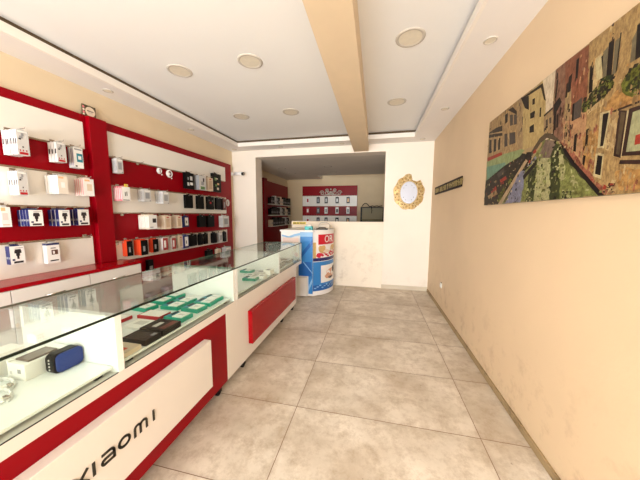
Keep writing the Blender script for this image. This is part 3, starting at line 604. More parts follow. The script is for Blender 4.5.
# ================================================================ PROMOTIONAL STAND
SB = C('stand_blue', 50, 128, 196, .3, var=.12, scale=4); SBD = C('stand_deep_blue', 24, 92, 168, .3, var=.15, scale=5); SBP = C('stand_pale_blue', 140, 186, 226, .3, var=.1)
SW = C('stand_white', 236, 232, 228, .3); SN = C('stand_navy', 26, 30, 96, .3); SKIN = C('stand_skin_print', 214, 160, 130, .35, var=.15, scale=30)
AT = (-1.2, 4.3, 0)
sd = root('promotional_stand', AT, 'blue and white promotional stand with curved printed front by the half wall', 'promotional stand')
CX, CY, RR = -1.25, 4.45, .522; a0 = math.degrees(math.atan2(3.95-CY, -.985-CX)); N = 26
def ap(t, r=RR): 
    a_ = math.radians(a0+(74-a0)*t); return (CX+r*math.cos(a_), CY+r*math.sin(a_))
out = [(-1.535, 3.95)]+[ap(i/N) for i in range(N+1)]+[(-1.535, ap(1)[1])]
o = MB(AT); o.prism([(x, y, .012) for x, y in out], (0, 0, 1.088), SW); o.build('shell', sd)
o = MB(AT); o.prism([(-1.55, 3.935, 1.10), (-.975, 3.935, 1.10)]+[(ap(i/N, RR+.012)[0], ap(i/N, RR+.012)[1], 1.10) for i in range(1, N+1)]+[(-1.55, ap(1)[1]+.01, 1.10)], (0, 0, .028), SW); o.build('top_rim', sd, .002)
o = MB(AT)                                  # printed side facing the shop door
def fpz(x0, x1, z0, z1, m, k=1): o.box(x0, x1, 3.9492-.0006*k, 3.9499, z0, z1, m)
fpz(-1.20, -.987, .36, 1.09, SB); fpz(-1.23, -1.01, .36, .60, SBD, 2); fpz(-1.06, -.987, .06, .36, SB, 2); fpz(-1.20, -.987, 1.02, 1.095, SBP, 3)
def fpoly(pts, m, k): o.prism([(x, 3.9492-.0006*k, z) for x, z in pts], (0, .0005, 0), m)
fpoly([(-1.2, .72), (-.99, .98), (-.99, .90), (-1.2, .64)], SBD, 3); fpoly([(-1.16, .60), (-.99, .40), (-.99, .42), (-1.14, .60)], SBP, 4); fpoly([(-1.06, .10), (-.99, .26), (-.99, .34), (-1.06, .18)], SBP, 4)
fpoly([(-1.52, 1.05), (-1.40, 1.02), (-1.30, 1.06), (-1.20, 1.08), (-1.20, 1.04), (-1.30, 1.02), (-1.38, .99), (-1.52, 1.02)], SBP, 2)
fpz(-1.50, -1.23, .86, 1.00, C('stand_blush', 238, 214, 202, .35), 3); fpoly([(-1.52, .82), (-1.36, .84), (-1.22, .80), (-1.22, .78), (-1.36, .80), (-1.52, .79)], SBP, 3)
o.build('printed_side', sd)
o = MB(AT); o.box(-1.50, -1.08, 3.925, 3.9495, .02, .34, C('stand_offwhite', 222, 214, 204, .35)); o.build('lower_drawer', sd, .002)
def band(o, t0, t1, z0, z1, m, lay, n=16):
    r = RR+.0012*lay; 
    t0 *= .54; t1 *= .54
    for i in range(n):
        a_, b_ = t0+(t1-t0)*i/n, t0+(t1-t0)*(i+1)/n; p, q = ap(a_, r), ap(b_, r); o.poly([(p[0], p[1], z0), (q[0], q[1], z0), (q[0], q[1], z1), (p[0], p[1], z1)], m)
def blob(o, t, z, rt, rz, m, lay, n=14, seed=0):
    t *= .54; rt *= .54; r = RR+.0012*lay; rd = random.Random(seed+int(t*1000)); c = ap(t, r); ring_ = []
    for i in range(n):
        a_ = 2*math.pi*i/n; k = rd.uniform(.75, 1.1); q = ap(t+rt*k*math.cos(a_), r+.0002); ring_.append((q[0], q[1], z+rz*k*math.sin(a_)))
    for i in range(n): o.poly([(c[0], c[1], z), ring_[i], ring_[(i+1) % n]], m)
o = MB(AT)
GC = C('stand_gold_print', 206, 168, 110, .35, var=.3, scale=20); BERRY = C('stand_berry', 200, 30, 60, .35, var=.3, scale=60); RDP = C('stand_red', 196, 24, 44, .3)
band(o, .02, .98, .60, 1.08, SW, 1); band(o, .02, .98, .60, .655, SN, 2); band(o, .02, .10, .655, .92, GC, 2)
band(o, .16, .98, .88, 1.05, RDP, 3)
for k, (t, z, rt, rz, m) in enumerate([(.28, .80, .12, .07, GC), (.5, .82, .14, .05, SW), (.7, .80, .13, .07, GC), (.88, .84, .1, .06, GC), (.2, .70, .12, .04, BERRY), (.42, .74, .12, .05, CREAMC), (.62, .73, .14, .06, CREAMC)]): blob(o, t, z, rt, rz, m, 4+k*.3, seed=k)
for k in range(26): t = .26+.68*((k*37) % 26)/26; blob(o, t, .67+.07*((k*17) % 11)/11+.05*max(0, t-.3), .05, .02, BERRY if k % 3 else SW, 6+.05*k, 8, k)
q = o.build('upper_picture', sd)
o = MB(AT); band(o, .02, 1.6, .09, .59, SB, 1); band(o, .24, .90, .22, .52, SW, 2); band(o, .02, .98, .09, .19, SBD, 2)
blob(o, .62, .37, .22, .09, SKIN, 3); blob(o, .48, .33, .12, .05, SKIN, 3.4); blob(o, .78, .42, .09, .07, BROWN, 3.6); blob(o, .60, .29, .14, .022, BROWN, 3.8)
for k in range(12): blob(o, .08+.07*k, .14+.02*(k % 3), .04, .012, SBP, 4+.02*k, 8, k)
o.build('lower_picture', sd)
def text_mesh(name, body, size, mw, m, parent=None, ext=.001):
    cu = bpy.data.curves.new(name, 'FONT'); cu.body = body; cu.size = size; cu.extrude = ext; cu.align_x = 'CENTER'; cu.align_y = 'CENTER'
    tmp = bpy.data.objects.new(name+'_tmp', cu); COL.objects.link(tmp); dg = bpy.context.evaluated_depsgraph_get(); me = bpy.data.meshes.new_from_object(tmp.evaluated_get(dg))
    bpy.data.objects.remove(tmp); me.materials.clear(); me.materials.append(m); ob = bpy.data.objects.new(name, me); COL.objects.link(ob)
    if parent is not None: ob.parent = parent
    ob.matrix_local = mw; return ob
p = ap(.27, RR+.006); aa = math.radians(a0+(74-a0)*.27)
X = Vector((-math.sin(aa), math.cos(aa), 0)); Z = Vector((math.cos(aa), math.sin(aa), 0)); Mx = Matrix((X, Vector((0, 0, 1)), Z)).transposed().to_4x4(); Mx.translation = Vector((p[0], p[1], .965))-Vector(AT)
tm = text_mesh('lettering', 'OR', .165, Mx, SW, sd); tm['label'] = 'white letters on the red print'
# things on top of the stand and the half wall
tb = root('teal_dispenser', (-1.07, 4.02, 1.128), 'small teal and white dispenser standing on the promotional stand', 'dispenser')
o = MB((-1.07, 4.02, 1.128)); o.box(-1.135, -1.005, 3.98, 4.06, 1.128, 1.19, C('teal_plastic', 60, 180, 180, .3)); o.build('body', tb, .008)
o = MB((-1.07, 4.02, 1.19)); o.cyl((-1.12, 4.02, 1.19), (-1.02, 4.02, 1.19), .026, WHITE, n=16); o.build('roll', tb)
o = MB((-1.03, 4.0, 1.15)); o.box(-1.06, -1.02, 3.972, 3.98, 1.135, 1.165, C('teal_dark', 10, 110, 110, .3)); o.build('front_tab', tb)
o = MB((-.90, 4.15, 1.128)); o.box(-.97, -.78, 4.13, 4.18, 1.128, 1.150, BLK); o.tube([(-.93, 4.155, 1.15), (-.93, 4.155, 1.165), (-.82, 4.155, 1.165), (-.82, 4.155, 1.15)], .006, BLK)
tag(o.build('black_stapler', bevel=.003), 'black stapler lying on the promotional stand', 'stapler')
o = MB((-.88, 4.35, 1.128)); TR = C('pale_bin_plastic', 206, 192, 172, .3)
o.box(-.98, -.78, 4.30, 4.44, 1.128, 1.134, TR); o.box(-.98, -.975, 4.30, 4.44, 1.134, 1.20, TR); o.box(-.785, -.78, 4.30, 4.44, 1.134, 1.20, TR); o.box(-.975, -.785, 4.30, 4.305, 1.134, 1.20, TR); o.box(-.975, -.785, 4.435, 4.44, 1.134, 1.20, TR)
o.tube([(-.98, 4.37, 1.19)]+[(-.88-.10*math.cos(a_), 4.37, 1.19+.055*math.sin(a_)) for a_ in [math.pi*i/10 for i in range(11)]], .004, GREY, 6)
tag(o.build('handled_tray'), 'pale plastic tray with arched grey handle on the promotional stand', 'tray')
yl = root('yellow_label', (-1.5, YB-.002, 1.22), 'yellow label strip with black lettering on left end of the half wall', 'label')
o = MB((-1.5, YB, 1.22)); o.box(-1.60, -1.33, YB-.004, YB+.0005, 1.185, 1.235, YEL); o.build('strip', yl)
o = MB((-1.5, YB, 1.22))
for k, w_ in enumerate((.03, .022, .03, .018, .028, .02, .026)): o.box(-1.585+k*.034, -1.585+k*.034+w_, YB-.0055, YB-.004, 1.200, 1.222, INK)
o.build('lettering', yl)

# ================================================================ INNER ROOM
t_ = root('slatwall_panel', (-2.36+.9, YR, 0), 'red and white slatwall panel on the rear wall of the inner room', 'wall display panel')
yp = YR-.04; A = (-2.36+.9, YR, 0)
o = MB(A); o.box(-2.36, -.568, yp, YR-.001, .2, 2.29, RED); o.build('red_board', t_)
for z0, z1 in ((1.65, 1.98), (1.0, 1.34)):
    o = MB(A); o.box(-2.355, -.573, yp-.005, yp, z0, z1, WHB); o.build('white_band', t_)
for z in (1.98, 1.65, 1.34):
    o = MB(A); o.box(-2.355, -.573, yp-.012, yp-.005, z-.012, z-.004, RAIL); o.build('hanging_rail', t_)
t_ = MB((-1.41, yp, 2.08)); OR_ = mat('silvered_carving', (205, 195, 180), .45, .2, var=.3, scale=40)
def scroll(o, cx, cz, r, turns, s_, x0=yp-.02, rad=.012):
    pts = [(cx+s_*r*(1-.75*i/22)*math.cos(turns*2*math.pi*i/22), x0, cz+r*(1-.75*i/22)*math.sin(turns*2*math.pi*i/22)) for i in range(23)]; o.tube(pts, rad, OR_, 6)
for s_ in (-1, 1):
    scroll(t_, -1.41+s_*.28, 2.07, .075, 1.4, s_); scroll(t_, -1.41+s_*.12, 2.06, .08, 1.3, -s_); scroll(t_, -1.41+s_*.12, 2.14, .06, 1.3, s_); scroll(t_, -1.41+s_*.06, 2.02, .045, 1.2, s_)
    t_.tube([(-1.41+s_*.33, yp-.018, 2.03), (-1.41+s_*.2, yp-.018, 2.0), (-1.41, yp-.018, 2.01)], .012, OR_, 6)
t_.ball((-1.41, yp-.02, 2.09), .035, OR_, sc=(1, .5, 1)); t_.ball((-1.41, yp-.02, 2.18), .025, OR_, sc=(1, .6, 1)); t_.box(-1.50, -1.32, yp-.012, yp-.001, 2.03, 2.05, OR_)
tag(t_.build('carved_ornament'), 'silvery scrolled carving on the red top of the rear panel', 'ornament')
cols = [(-2.17, [WHITE, REDC], 'white'), (-1.82, [INK, GREY], 'dark'), (-1.555, [INK, LGREY], 'black'), (-1.20, [BROWN, WHITE], 'brown'), (-.85, [INK, PEACH], 'peach')]
for r_, (zt, rn) in enumerate(((1.955, 'top'), (1.625, 'middle'), (1.30, 'bottom'))):
    for k, (x, cc, nm) in enumerate(cols):
        z1 = zt-.02; o = MB((x, yp-.04, z1)); m1, m2 = (cc if r_ != 1 else cc[::-1]) if k in (0, 3) else cc
        if r_ == 1 and k in (2, 4): m1, m2 = WHITE, GREY
        o.box(x-.05, x+.05, yp-.05, yp-.014, z1-.20, z1, m1); o.box(x-.025, x+.03, yp-.052, yp-.05, z1-.16, z1-.05, m2); o.box(x-.012, x+.012, yp-.03, yp-.0055, z1, z1+.012, CHROME)
        tag(o.build('accessory_pack'), f'{ORD[k]} small pack from the left, {rn} row of the rear wall panel', 'product pack', 'packs on the rear wall panel')
t_ = root('slatwall_panel', (XL, 7.05, 0), 'dark red shelved panel on the left wall of the inner room', 'wall display panel'); A = (XL, 7.05, 0)
o = MB(A); o.box(XL+.001, XP, 6.28, 7.98, .1, 2.27, RED); o.build('red_board', t_)
o = MB(A); o.box(XL+.001, XP+.04, 6.08, 6.28, .1, 2.315, RED); o.build('side_post', t_)
SH = (1.66, 1.36, 1.06)
for z in SH:
    o = MB(A); o.box(XP, -2.72, 6.32, 7.96, z-.02, z, WHB); o.build('shelf', t_)
for z, rn in zip(SH, ('top', 'middle', 'bottom')):
    cm = [BLK, BLK, LGREY, BLK, BROWN, CREAMC, BLK, GREY, BLK, BLK, CREAMC, BLK]; nm = {BLK: 'black', LGREY: 'light grey', BROWN: 'brown', CREAMC: 'cream', GREY: 'grey'}
    for k in range(12):
        m_ = cm[(k*5+int(z*10)) % 12]; y = 6.36+k*.132; h = .17+.03*((k*7) % 3)
        o = MB((-2.78, y+.05, z)); o.box(-2.84, -2.74, y, y+.105, z+.0005, z+h, m_); o.box(-2.74, -2.739, y+.02, y+.08, z+.05, z+.1, GREY if m_ is not GREY else INK); o.box(-2.84+.01, -2.75, y-.0006, y, z+.03, z+h-.03, LGREY if k % 2 else m_)
        tag(o.build('case_box'), f'{nm[m_]} box, {ORD[k]} from the near end, {rn} shelf of the inner room', 'box', f'boxes on the {rn} shelf in the inner room')
dc = root('glass_cabinet', (-.09, 7.8, 0), 'glass display cabinet seen over the half wall in the inner room', 'cabinet'); A = (-.09, 7.8, 0)
o = MB(A)
for x in (-.43, .22):
    for y in (7.55, 8.0): o.box(x, x+.025, y, y+.025, .9, 1.60, BLK)
o.box(-.43, .245, 7.55, 8.025, 1.585, 1.60, BLK); o.build('frame', dc)
o = MB(A); o.box(-.43, .245, 7.55, 8.025, .02, .9, C('olive_cabinet', 150, 140, 100, .5)); o.box(-.40, .215, 7.58, 8.0, 1.22, 1.235, C('olive_shelf', 120, 110, 50, .5)); o.build('base', dc)
o = MB(A); o.box(-.403, .218, 7.985, 7.995, .905, 1.58, C('olive_board', 176, 164, 130, .6)); o.build('back_board', dc)
o = MB((-.2, 7.7, 1.6)); o.tube([(-.40+.045*i, 7.6, 1.615+(.10*math.sin(math.pi*i/5) if i < 6 else .012*math.sin(i*2.1)+.012)) for i in range(14)], .011, BLK, 6); o.tube([(-.12, 7.53, 1.62), (-.10, 7.53, 1.50), (-.11, 7.53, 1.42)], .01, BLK, 6); o.tube([(-.12, 7.53, 1.62), (-.13, 7.6, 1.625)], .01, BLK, 6)
tag(o.build('black_cable'), 'black cable looped along the top of the inner glass cabinet', 'cable')

# ================================================================ RIGHT SIDE
# oval mirror in a carved gold frame with a broken-looking gap at its upper right
MC = Vector((.572, YB, 1.778)); mr = root('wall_mirror', tuple(MC), 'oval mirror in carved gold frame with gap at its top', 'mirror')
o = MB(tuple(MC)); RW, RH = .145, .195
def el(t, kx, kz, dy=0): return (MC.x+kx*math.cos(t), YB-dy, MC.z+kz*math.sin(t))
n = 48
for i in range(n):                          # carved body: ring whose outer edge varies
    t0, t1 = 2*math.pi*i/n, 2*math.pi*(i+1)/n
    def outer(t):
        d = math.degrees(t) % 360; k = 1+.035*math.sin(9*t)
        if 48 < d < 80: k *= .78
        elif 80 <= d < 112: k *= 1.04
        return (.262*k, .300*k)
    a_, b_ = outer(t0), outer(t1)
    q = [el(t0, RW, RH, .022), el(t1, RW, RH, .022), el(t1, b_[0], b_[1], .010), el(t0, a_[0], a_[1], .010)]
    o.add(q, [(0, 1, 2, 3)], GOLD); o.add([q[3], q[2], (q[2][0], YB-.001, q[2][2]), (q[3][0], YB-.001, q[3][2])], [(0, 1, 2, 3)], GOLD); o.add([q[0], q[1], (q[1][0], YB-.008, q[1][2]), (q[0][0], YB-.008, q[0][2])], [(0, 1, 2, 3)], GOLD)
GL = mat('gold_highlight', (214, 188, 140), .4, .2, var=.25, scale=30); GD = mat('gold_recess_shade', (110, 78, 38), .5, .1, var=.3, scale=30)  # paler and darker gold: carving's highlights and recess shade put into the colour
for i in range(14):
    t = 2*math.pi*i/14+.1; d = math.degrees(t) % 360
    if 45 < d < 82: continue
    cx, cz = MC.x+.205*math.cos(t), MC.z+.25*math.sin(t); pts = []
    for j in range(15): a_ = t+j*.42*(1 if i % 2 else -1); r_ = .052*(1-.06*j); pts.append((cx+r_*math.cos(a_), YB-.022, cz+r_*math.sin(a_)))
    o.tube(pts, .0085, GL, 6); o.ball((cx, YB-.018, cz), .018, GOLD, 8, 6)
    o.ball((MC.x+.235*math.cos(t+.2), YB-.012, MC.z+.275*math.sin(t+.2)), .010, GD, 8, 6)
    o.ball((MC.x+.175*math.cos(t+.22), YB-.018, MC.z+.222*math.sin(t+.22)), .010, GD, 8, 6)
o.tube([el(2*math.pi*i/40, RW+.008, RH+.008, .024) for i in range(41)], .009, GL, 8)
o.tube([(MC.x-.10, YB-.02, MC.z+.26), (MC.x-.05, YB-.02, MC.z+.31), (MC.x+.0, YB-.02, MC.z+.315), (MC.x-.005, YB-.02, MC.z+.28), (MC.x-.03, YB-.02, MC.z+.26)], .013, YEL if False else GL, 8)
o.build('gold_frame', mr)
o = MB(tuple(MC)); MIR = mat('mirror_silver', (196, 198, 208), .35, .15, var=.05, scale=9)
o.prism([el(2*math.pi*i/48, RW+.002, RH+.002, .008) for i in range(48)], (0, .006, 0), MIR); o.build('mirror_glass', mr)
o = MB(tuple(MC))
for t in (35, 62, 118, 145, 215, 242, 298, 325): a_ = math.radians(t); o.ball((MC.x+.105*math.cos(a_), YB-.009, MC.z+.145*math.sin(a_)), .006, INK, 8, 6, (1, .3, 1))
o.build('dark_studs', mr)

# long lettered plaque
pq = root('lettered_plaque', (XR, 3.84, 1.77), 'long black framed plaque with gold lettering on the right wall', 'plaque'); A = (XR, 3.84, 1.77)
o = MB(A); o.box(XR-.014, XR-.0005, 3.18, 4.49, 1.712, 1.832, C('plaque_dark', 34, 16, 16, .6, spec=.15)); o.build('board', pq, .003)
o = MB(A); GLT = C('plaque_gold', 150, 130, 64, .45, var=.25, scale=30); rd = random.Random(3); y = 4.44
for wl in (4, 6, 1, 9):
    for k in range(wl):
        w_ = .052 if wl != 1 else .07; e = XR-.0165
        o.box(e, XR-.014, y-w_*.42, y, 1.736, 1.806, GLT); o.box(e, XR-.014, y-w_, y-w_*.28, 1.735+rd.choice((0, .028, .055)), 1.748+rd.choice((.0, .03, .055)), GLT)
        if rd.random() < .5: o.box(e, XR-.014, y-w_, y-w_*.75, 1.735, 1.805, GLT)
        y -= w_+.008
    y -= .035
o.build('lettering', pq)
o = MB((XR, 3.85, .37)); o.box(XR-.008, XR-.0005, 3.80, 3.89, .335, .405, C('outlet_white', 236, 232, 222)); o.box(XR-.014, XR-.008, 3.82, 3.87, .35, .385, WHITE); o.box(XR-.006, XR-.0005, 3.82, 3.85, .406, .42, BROWN)
tag(o.build('wall_outlet', bevel=.001), 'small white socket low on the right wall', 'socket')

PAINT = [
('sky',[(0.401,1.0),(0.628,1.0),(0.647,0.749),(0.562,0.463),(0.452,0.529)]),
('tan',[(0.0,1.0),(0.319,1.0),(0.374,0.411),(0.0,0.413)]),
('roof',[(0.0,0.88),(0.085,0.88),(0.158,0.856),(0.163,0.794),(0.0,0.867)]),
('roof',[(0.001,0.86),(0.164,0.774),(0.167,0.744),(0.004,0.817)]),
('roof',[(0.204,0.98),(0.251,0.97),(0.306,0.869),(0.294,0.86)]),
('dark',[(0.013,0.789),(0.04,0.773),(0.052,0.616),(0.019,0.626)]),
('dark',[(0.07,0.766),(0.101,0.747),(0.106,0.611),(0.079,0.613)]),
('dark',[(0.124,0.744),(0.147,0.73),(0.151,0.604),(0.129,0.61)]),
('dark',[(0.177,0.951),(0.207,0.949),(0.209,0.856),(0.185,0.853)]),
('grey',[(0.228,0.911),(0.257,0.893),(0.265,0.786),(0.237,0.796)]),
('grey',[(0.266,0.886),(0.294,0.864),(0.301,0.77),(0.274,0.779)]),
('grey',[(0.187,0.747),(0.218,0.733),(0.228,0.6),(0.198,0.606)]),
('grey',[(0.238,0.726),(0.293,0.699),(0.301,0.589),(0.247,0.6)]),
('grey',[(0.334,0.81),(0.35,0.801),(0.356,0.726),(0.34,0.733)]),
('grey',[(0.363,0.787),(0.385,0.779),(0.387,0.709),(0.368,0.717)]),
('tan2',[(0.283,1.0),(0.324,1.0),(0.374,0.421),(0.326,0.424)]),
('cream',[(0.334,0.981),(0.468,1.0),(0.499,0.816),(0.517,0.474),(0.369,0.487)]),
('roof',[(0.325,0.99),(0.47,0.976),(0.5,0.807),(0.487,0.831),(0.46,0.951),(0.372,0.964)]),
('dark',[(0.316,1.0),(0.38,0.957),(0.389,0.829),(0.356,0.873)]),
('dark',[(0.401,0.789),(0.434,0.787),(0.438,0.73),(0.405,0.739)]),
('dark',[(0.407,0.671),(0.435,0.674),(0.44,0.603),(0.408,0.616)]),
('dark',[(0.409,0.901),(0.426,0.899),(0.429,0.846),(0.412,0.851)]),
('dark',[(0.466,0.781),(0.475,0.781),(0.478,0.7),(0.468,0.707)]),
('tan2',[(0.495,0.701),(0.544,0.723),(0.558,0.519),(0.507,0.527)]),
('roof',[(0.495,0.701),(0.544,0.723),(0.546,0.707),(0.497,0.684)]),
('grey',[(0.511,0.65),(0.522,0.65),(0.526,0.601),(0.514,0.601)]),
('grey',[(0.53,0.651),(0.542,0.65),(0.545,0.603),(0.534,0.603)]),
('water',[(0.199,0.0),(0.383,0.299),(0.455,0.384),(0.515,0.499),(0.579,0.453),(0.634,0.35),(0.804,0.0),(0.807,0.0)]),
('waterlight',[(0.479,0.0),(0.587,0.0),(0.556,0.314),(0.546,0.38),(0.493,0.39),(0.477,0.266)]),
('waterdark',[(0.576,0.0),(0.628,0.0),(0.597,0.406),(0.573,0.457),(0.556,0.39)]),
('waterdark',[(0.422,0.0),(0.479,0.0),(0.481,0.306),(0.462,0.371),(0.436,0.28)]),
('waterdark',[(0.64,0.0),(0.685,0.001),(0.677,0.057),(0.64,0.064)]),
('waterlight',[(0.62,0.141),(0.648,0.149),(0.622,0.321),(0.601,0.353)]),
('waterlight',[(0.679,0.091),(0.714,0.05),(0.671,0.196),(0.66,0.234)]),
('waterdark',[(0.591,0.417),(0.618,0.38),(0.681,0.247),(0.811,0.0),(0.786,0.0),(0.694,0.174),(0.639,0.279)]),
('bridge2',[(0.483,0.363),(0.522,0.487),(0.585,0.443),(0.563,0.371),(0.556,0.33)]),
('bridge',[(0.4,0.373),(0.455,0.476),(0.484,0.526),(0.518,0.544),(0.581,0.496),(0.605,0.43),(0.585,0.443),(0.527,0.5),(0.493,0.48),(0.459,0.424),(0.415,0.359)]),
('crowd',[(0.005,0.3),(0.218,0.41),(0.347,0.47),(0.438,0.434),(0.445,0.337),(0.392,0.277),(0.22,0.0),(0.003,0.0)]),
('leaf',[(0.161,0.047),(0.225,0.189),(0.238,0.144),(0.196,0.021)]),
('leaf',[(0.262,0.2),(0.302,0.289),(0.313,0.246),(0.283,0.174)]),
('redspot',[(0.083,0.151),(0.138,0.209),(0.152,0.16),(0.097,0.113)]),
('redspot',[(0.177,0.264),(0.237,0.29),(0.249,0.254),(0.191,0.229)]),
('tan',[(0.047,0.109),(0.141,0.163),(0.167,0.113),(0.063,0.071)]),
('grey',[(0.138,0.341),(0.21,0.381),(0.223,0.336),(0.164,0.29)]),
('redspot',[(0.445,0.431),(0.464,0.447),(0.472,0.417),(0.454,0.41)]),
('quay',[(0.177,0.0),(0.22,0.0),(0.415,0.367),(0.399,0.391)]),
('boat',[(0.241,0.0),(0.384,0.0),(0.401,0.157),(0.399,0.284),(0.368,0.296),(0.332,0.221)]),
('boat',[(0.417,0.34),(0.443,0.363),(0.468,0.386),(0.476,0.366),(0.446,0.329),(0.419,0.313)]),
('dark',[(0.387,0.243),(0.434,0.299),(0.483,0.363),(0.474,0.309),(0.397,0.203)]),
('awning',[(0.0,0.533),(0.199,0.533),(0.36,0.5),(0.385,0.479),(0.35,0.437),(0.218,0.404),(0.016,0.303)]),
('awning2',[(0.005,0.47),(0.216,0.437),(0.228,0.411),(0.016,0.303)]),
('redspot',[(0.003,0.58),(0.175,0.566),(0.183,0.53),(0.013,0.533)]),
('r1',[(0.542,0.999),(0.591,0.999),(0.634,0.35),(0.599,0.441),(0.559,0.51),(0.545,0.714)]),
('dark',[(0.549,0.734),(0.577,0.767),(0.591,0.72),(0.569,0.666),(0.573,0.53),(0.562,0.537)]),
('dark',[(0.555,0.911),(0.562,0.91),(0.561,0.781),(0.552,0.776)]),
('dark',[(0.571,0.643),(0.581,0.649),(0.585,0.544),(0.575,0.544)]),
('r2',[(0.589,1.0),(0.69,0.99),(0.711,0.501),(0.703,0.217),(0.633,0.373)]),
('tanpink',[(0.603,0.596),(0.71,0.577),(0.716,0.193),(0.68,0.26),(0.617,0.387)]),
('tan2',[(0.607,0.761),(0.632,0.777),(0.643,0.551),(0.611,0.561)]),
('dark',[(0.607,0.83),(0.615,0.834),(0.615,0.731),(0.606,0.734)]),
('dark',[(0.615,0.869),(0.63,0.88),(0.629,0.76),(0.616,0.759)]),
('dark',[(0.642,0.95),(0.654,0.956),(0.655,0.82),(0.646,0.803)]),
('grey',[(0.649,0.654),(0.685,0.669),(0.686,0.54),(0.653,0.539)]),
('dark',[(0.645,0.659),(0.653,0.657),(0.657,0.534),(0.648,0.541)]),
('dark',[(0.668,0.434),(0.68,0.44),(0.681,0.314),(0.669,0.326)]),
('tan2',[(0.641,0.52),(0.65,0.52),(0.65,0.391),(0.64,0.403)]),
('tan2',[(0.621,0.54),(0.63,0.54),(0.634,0.42),(0.624,0.434)]),
('wallbig',[(0.689,1.0),(1.0,1.0),(1.0,0.0),(0.807,0.0),(0.717,0.18),(0.711,0.501)]),
('wallpale',[(0.713,0.866),(0.752,0.876),(0.767,0.547),(0.713,0.531),(0.71,0.577)]),
('wallwarm',[(0.803,0.597),(1.0,0.509),(1.0,0.43),(0.799,0.48),(0.768,0.529)]),
('wallpale',[(0.787,0.49),(0.82,0.469),(0.819,0.217),(0.791,0.27)]),
('wallwarm',[(0.702,0.413),(0.761,0.434),(0.768,0.281),(0.76,0.14),(0.719,0.211)]),
('brick',[(0.6,0.433),(0.652,0.363),(0.701,0.251),(0.761,0.121),(0.799,0.051),(0.804,0.0),(0.75,0.08),(0.673,0.236)]),
('brick',[(0.795,0.07),(0.815,0.047),(0.827,0.09),(0.84,0.0),(0.807,0.0)]),
('dark',[(0.6,0.433),(0.634,0.359),(0.681,0.247),(0.805,0.0),(0.8,0.0),(0.785,0.0),(0.674,0.223),(0.637,0.307)]),
('dark',[(0.703,0.839),(0.717,0.831),(0.722,0.667),(0.708,0.666)]),
('pale',[(0.72,0.857),(0.745,0.861),(0.751,0.717),(0.733,0.72)]),
('dark',[(0.741,0.85),(0.75,0.867),(0.75,0.846),(0.754,0.726)]),
('dark',[(0.762,0.903),(0.779,0.907),(0.783,0.696),(0.766,0.701)]),
('shut',[(0.746,0.873),(0.762,0.884),(0.766,0.701),(0.754,0.703)]),
('shut',[(0.782,0.887),(0.796,0.889),(0.797,0.701),(0.785,0.691)]),
('dark',[(0.795,0.913),(0.799,0.911),(0.799,0.71),(0.795,0.697)]),
('dark',[(0.841,0.887),(1.0,0.886),(1.0,0.714),(0.847,0.706)]),
('shut',[(0.832,0.826),(0.842,0.861),(0.847,0.706),(0.834,0.706)]),
('crowd',[(0.701,0.597),(0.712,0.656),(0.753,0.716),(0.791,0.697),(0.795,0.639),(0.768,0.586),(0.738,0.577),(0.711,0.564)]),
('leaf',[(0.692,0.617),(0.72,0.641),(0.758,0.687),(0.777,0.679),(0.768,0.631),(0.744,0.609),(0.717,0.583)]),
('leafdark',[(0.734,0.653),(0.76,0.663),(0.783,0.684),(0.792,0.641),(0.77,0.596),(0.751,0.59)]),
('leaf',[(0.816,0.617),(0.834,0.67),(1.0,0.714),(1.0,0.524),(0.852,0.514),(0.822,0.569)]),
('leafdark',[(0.829,0.583),(0.846,0.607),(1.0,0.63),(1.0,0.556),(0.853,0.534)]),
('leaf',[(0.689,0.614),(0.698,0.65),(0.707,0.567),(0.696,0.564)]),
('pale',[(0.76,0.506),(0.795,0.494),(0.787,0.283),(0.764,0.296)]),
('dark',[(0.77,0.491),(0.789,0.486),(0.783,0.3),(0.773,0.3)]),
('pale',[(0.76,0.274),(0.789,0.247),(0.789,0.1),(0.761,0.127)]),
('dark',[(0.768,0.251),(0.785,0.237),(0.785,0.123),(0.766,0.139)]),
('dark',[(0.715,0.436),(0.726,0.44),(0.726,0.329),(0.717,0.334)]),
('dark',[(0.715,0.277),(0.725,0.266),(0.723,0.203),(0.715,0.22)]),
('frame',[(0.819,0.474),(0.843,0.453),(0.841,0.201),(0.819,0.223)]),
('framespk',[(0.826,0.459),(0.838,0.446),(0.836,0.22),(0.826,0.23)]),
('pale',[(0.843,0.453),(0.848,0.449),(0.845,0.21),(0.841,0.207)]),
('frame',[(0.799,0.486),(1.0,0.467),(1.0,0.456),(0.799,0.474)]),
('frame',[(0.848,0.457),(1.0,0.44),(1.0,0.153),(0.843,0.211)]),
('glass',[(0.859,0.431),(1.0,0.424),(1.0,0.184),(0.854,0.227)]),
('redspot',[(0.874,0.303),(1.0,0.31),(1.0,0.241),(0.874,0.253)]),
('frame',[(0.84,0.19),(1.0,0.127),(1.0,0.101),(0.839,0.169)]),
('wallwarm',[(0.83,0.129),(0.854,0.141),(1.0,0.076),(1.0,0.0),(0.848,0.023)]),
]

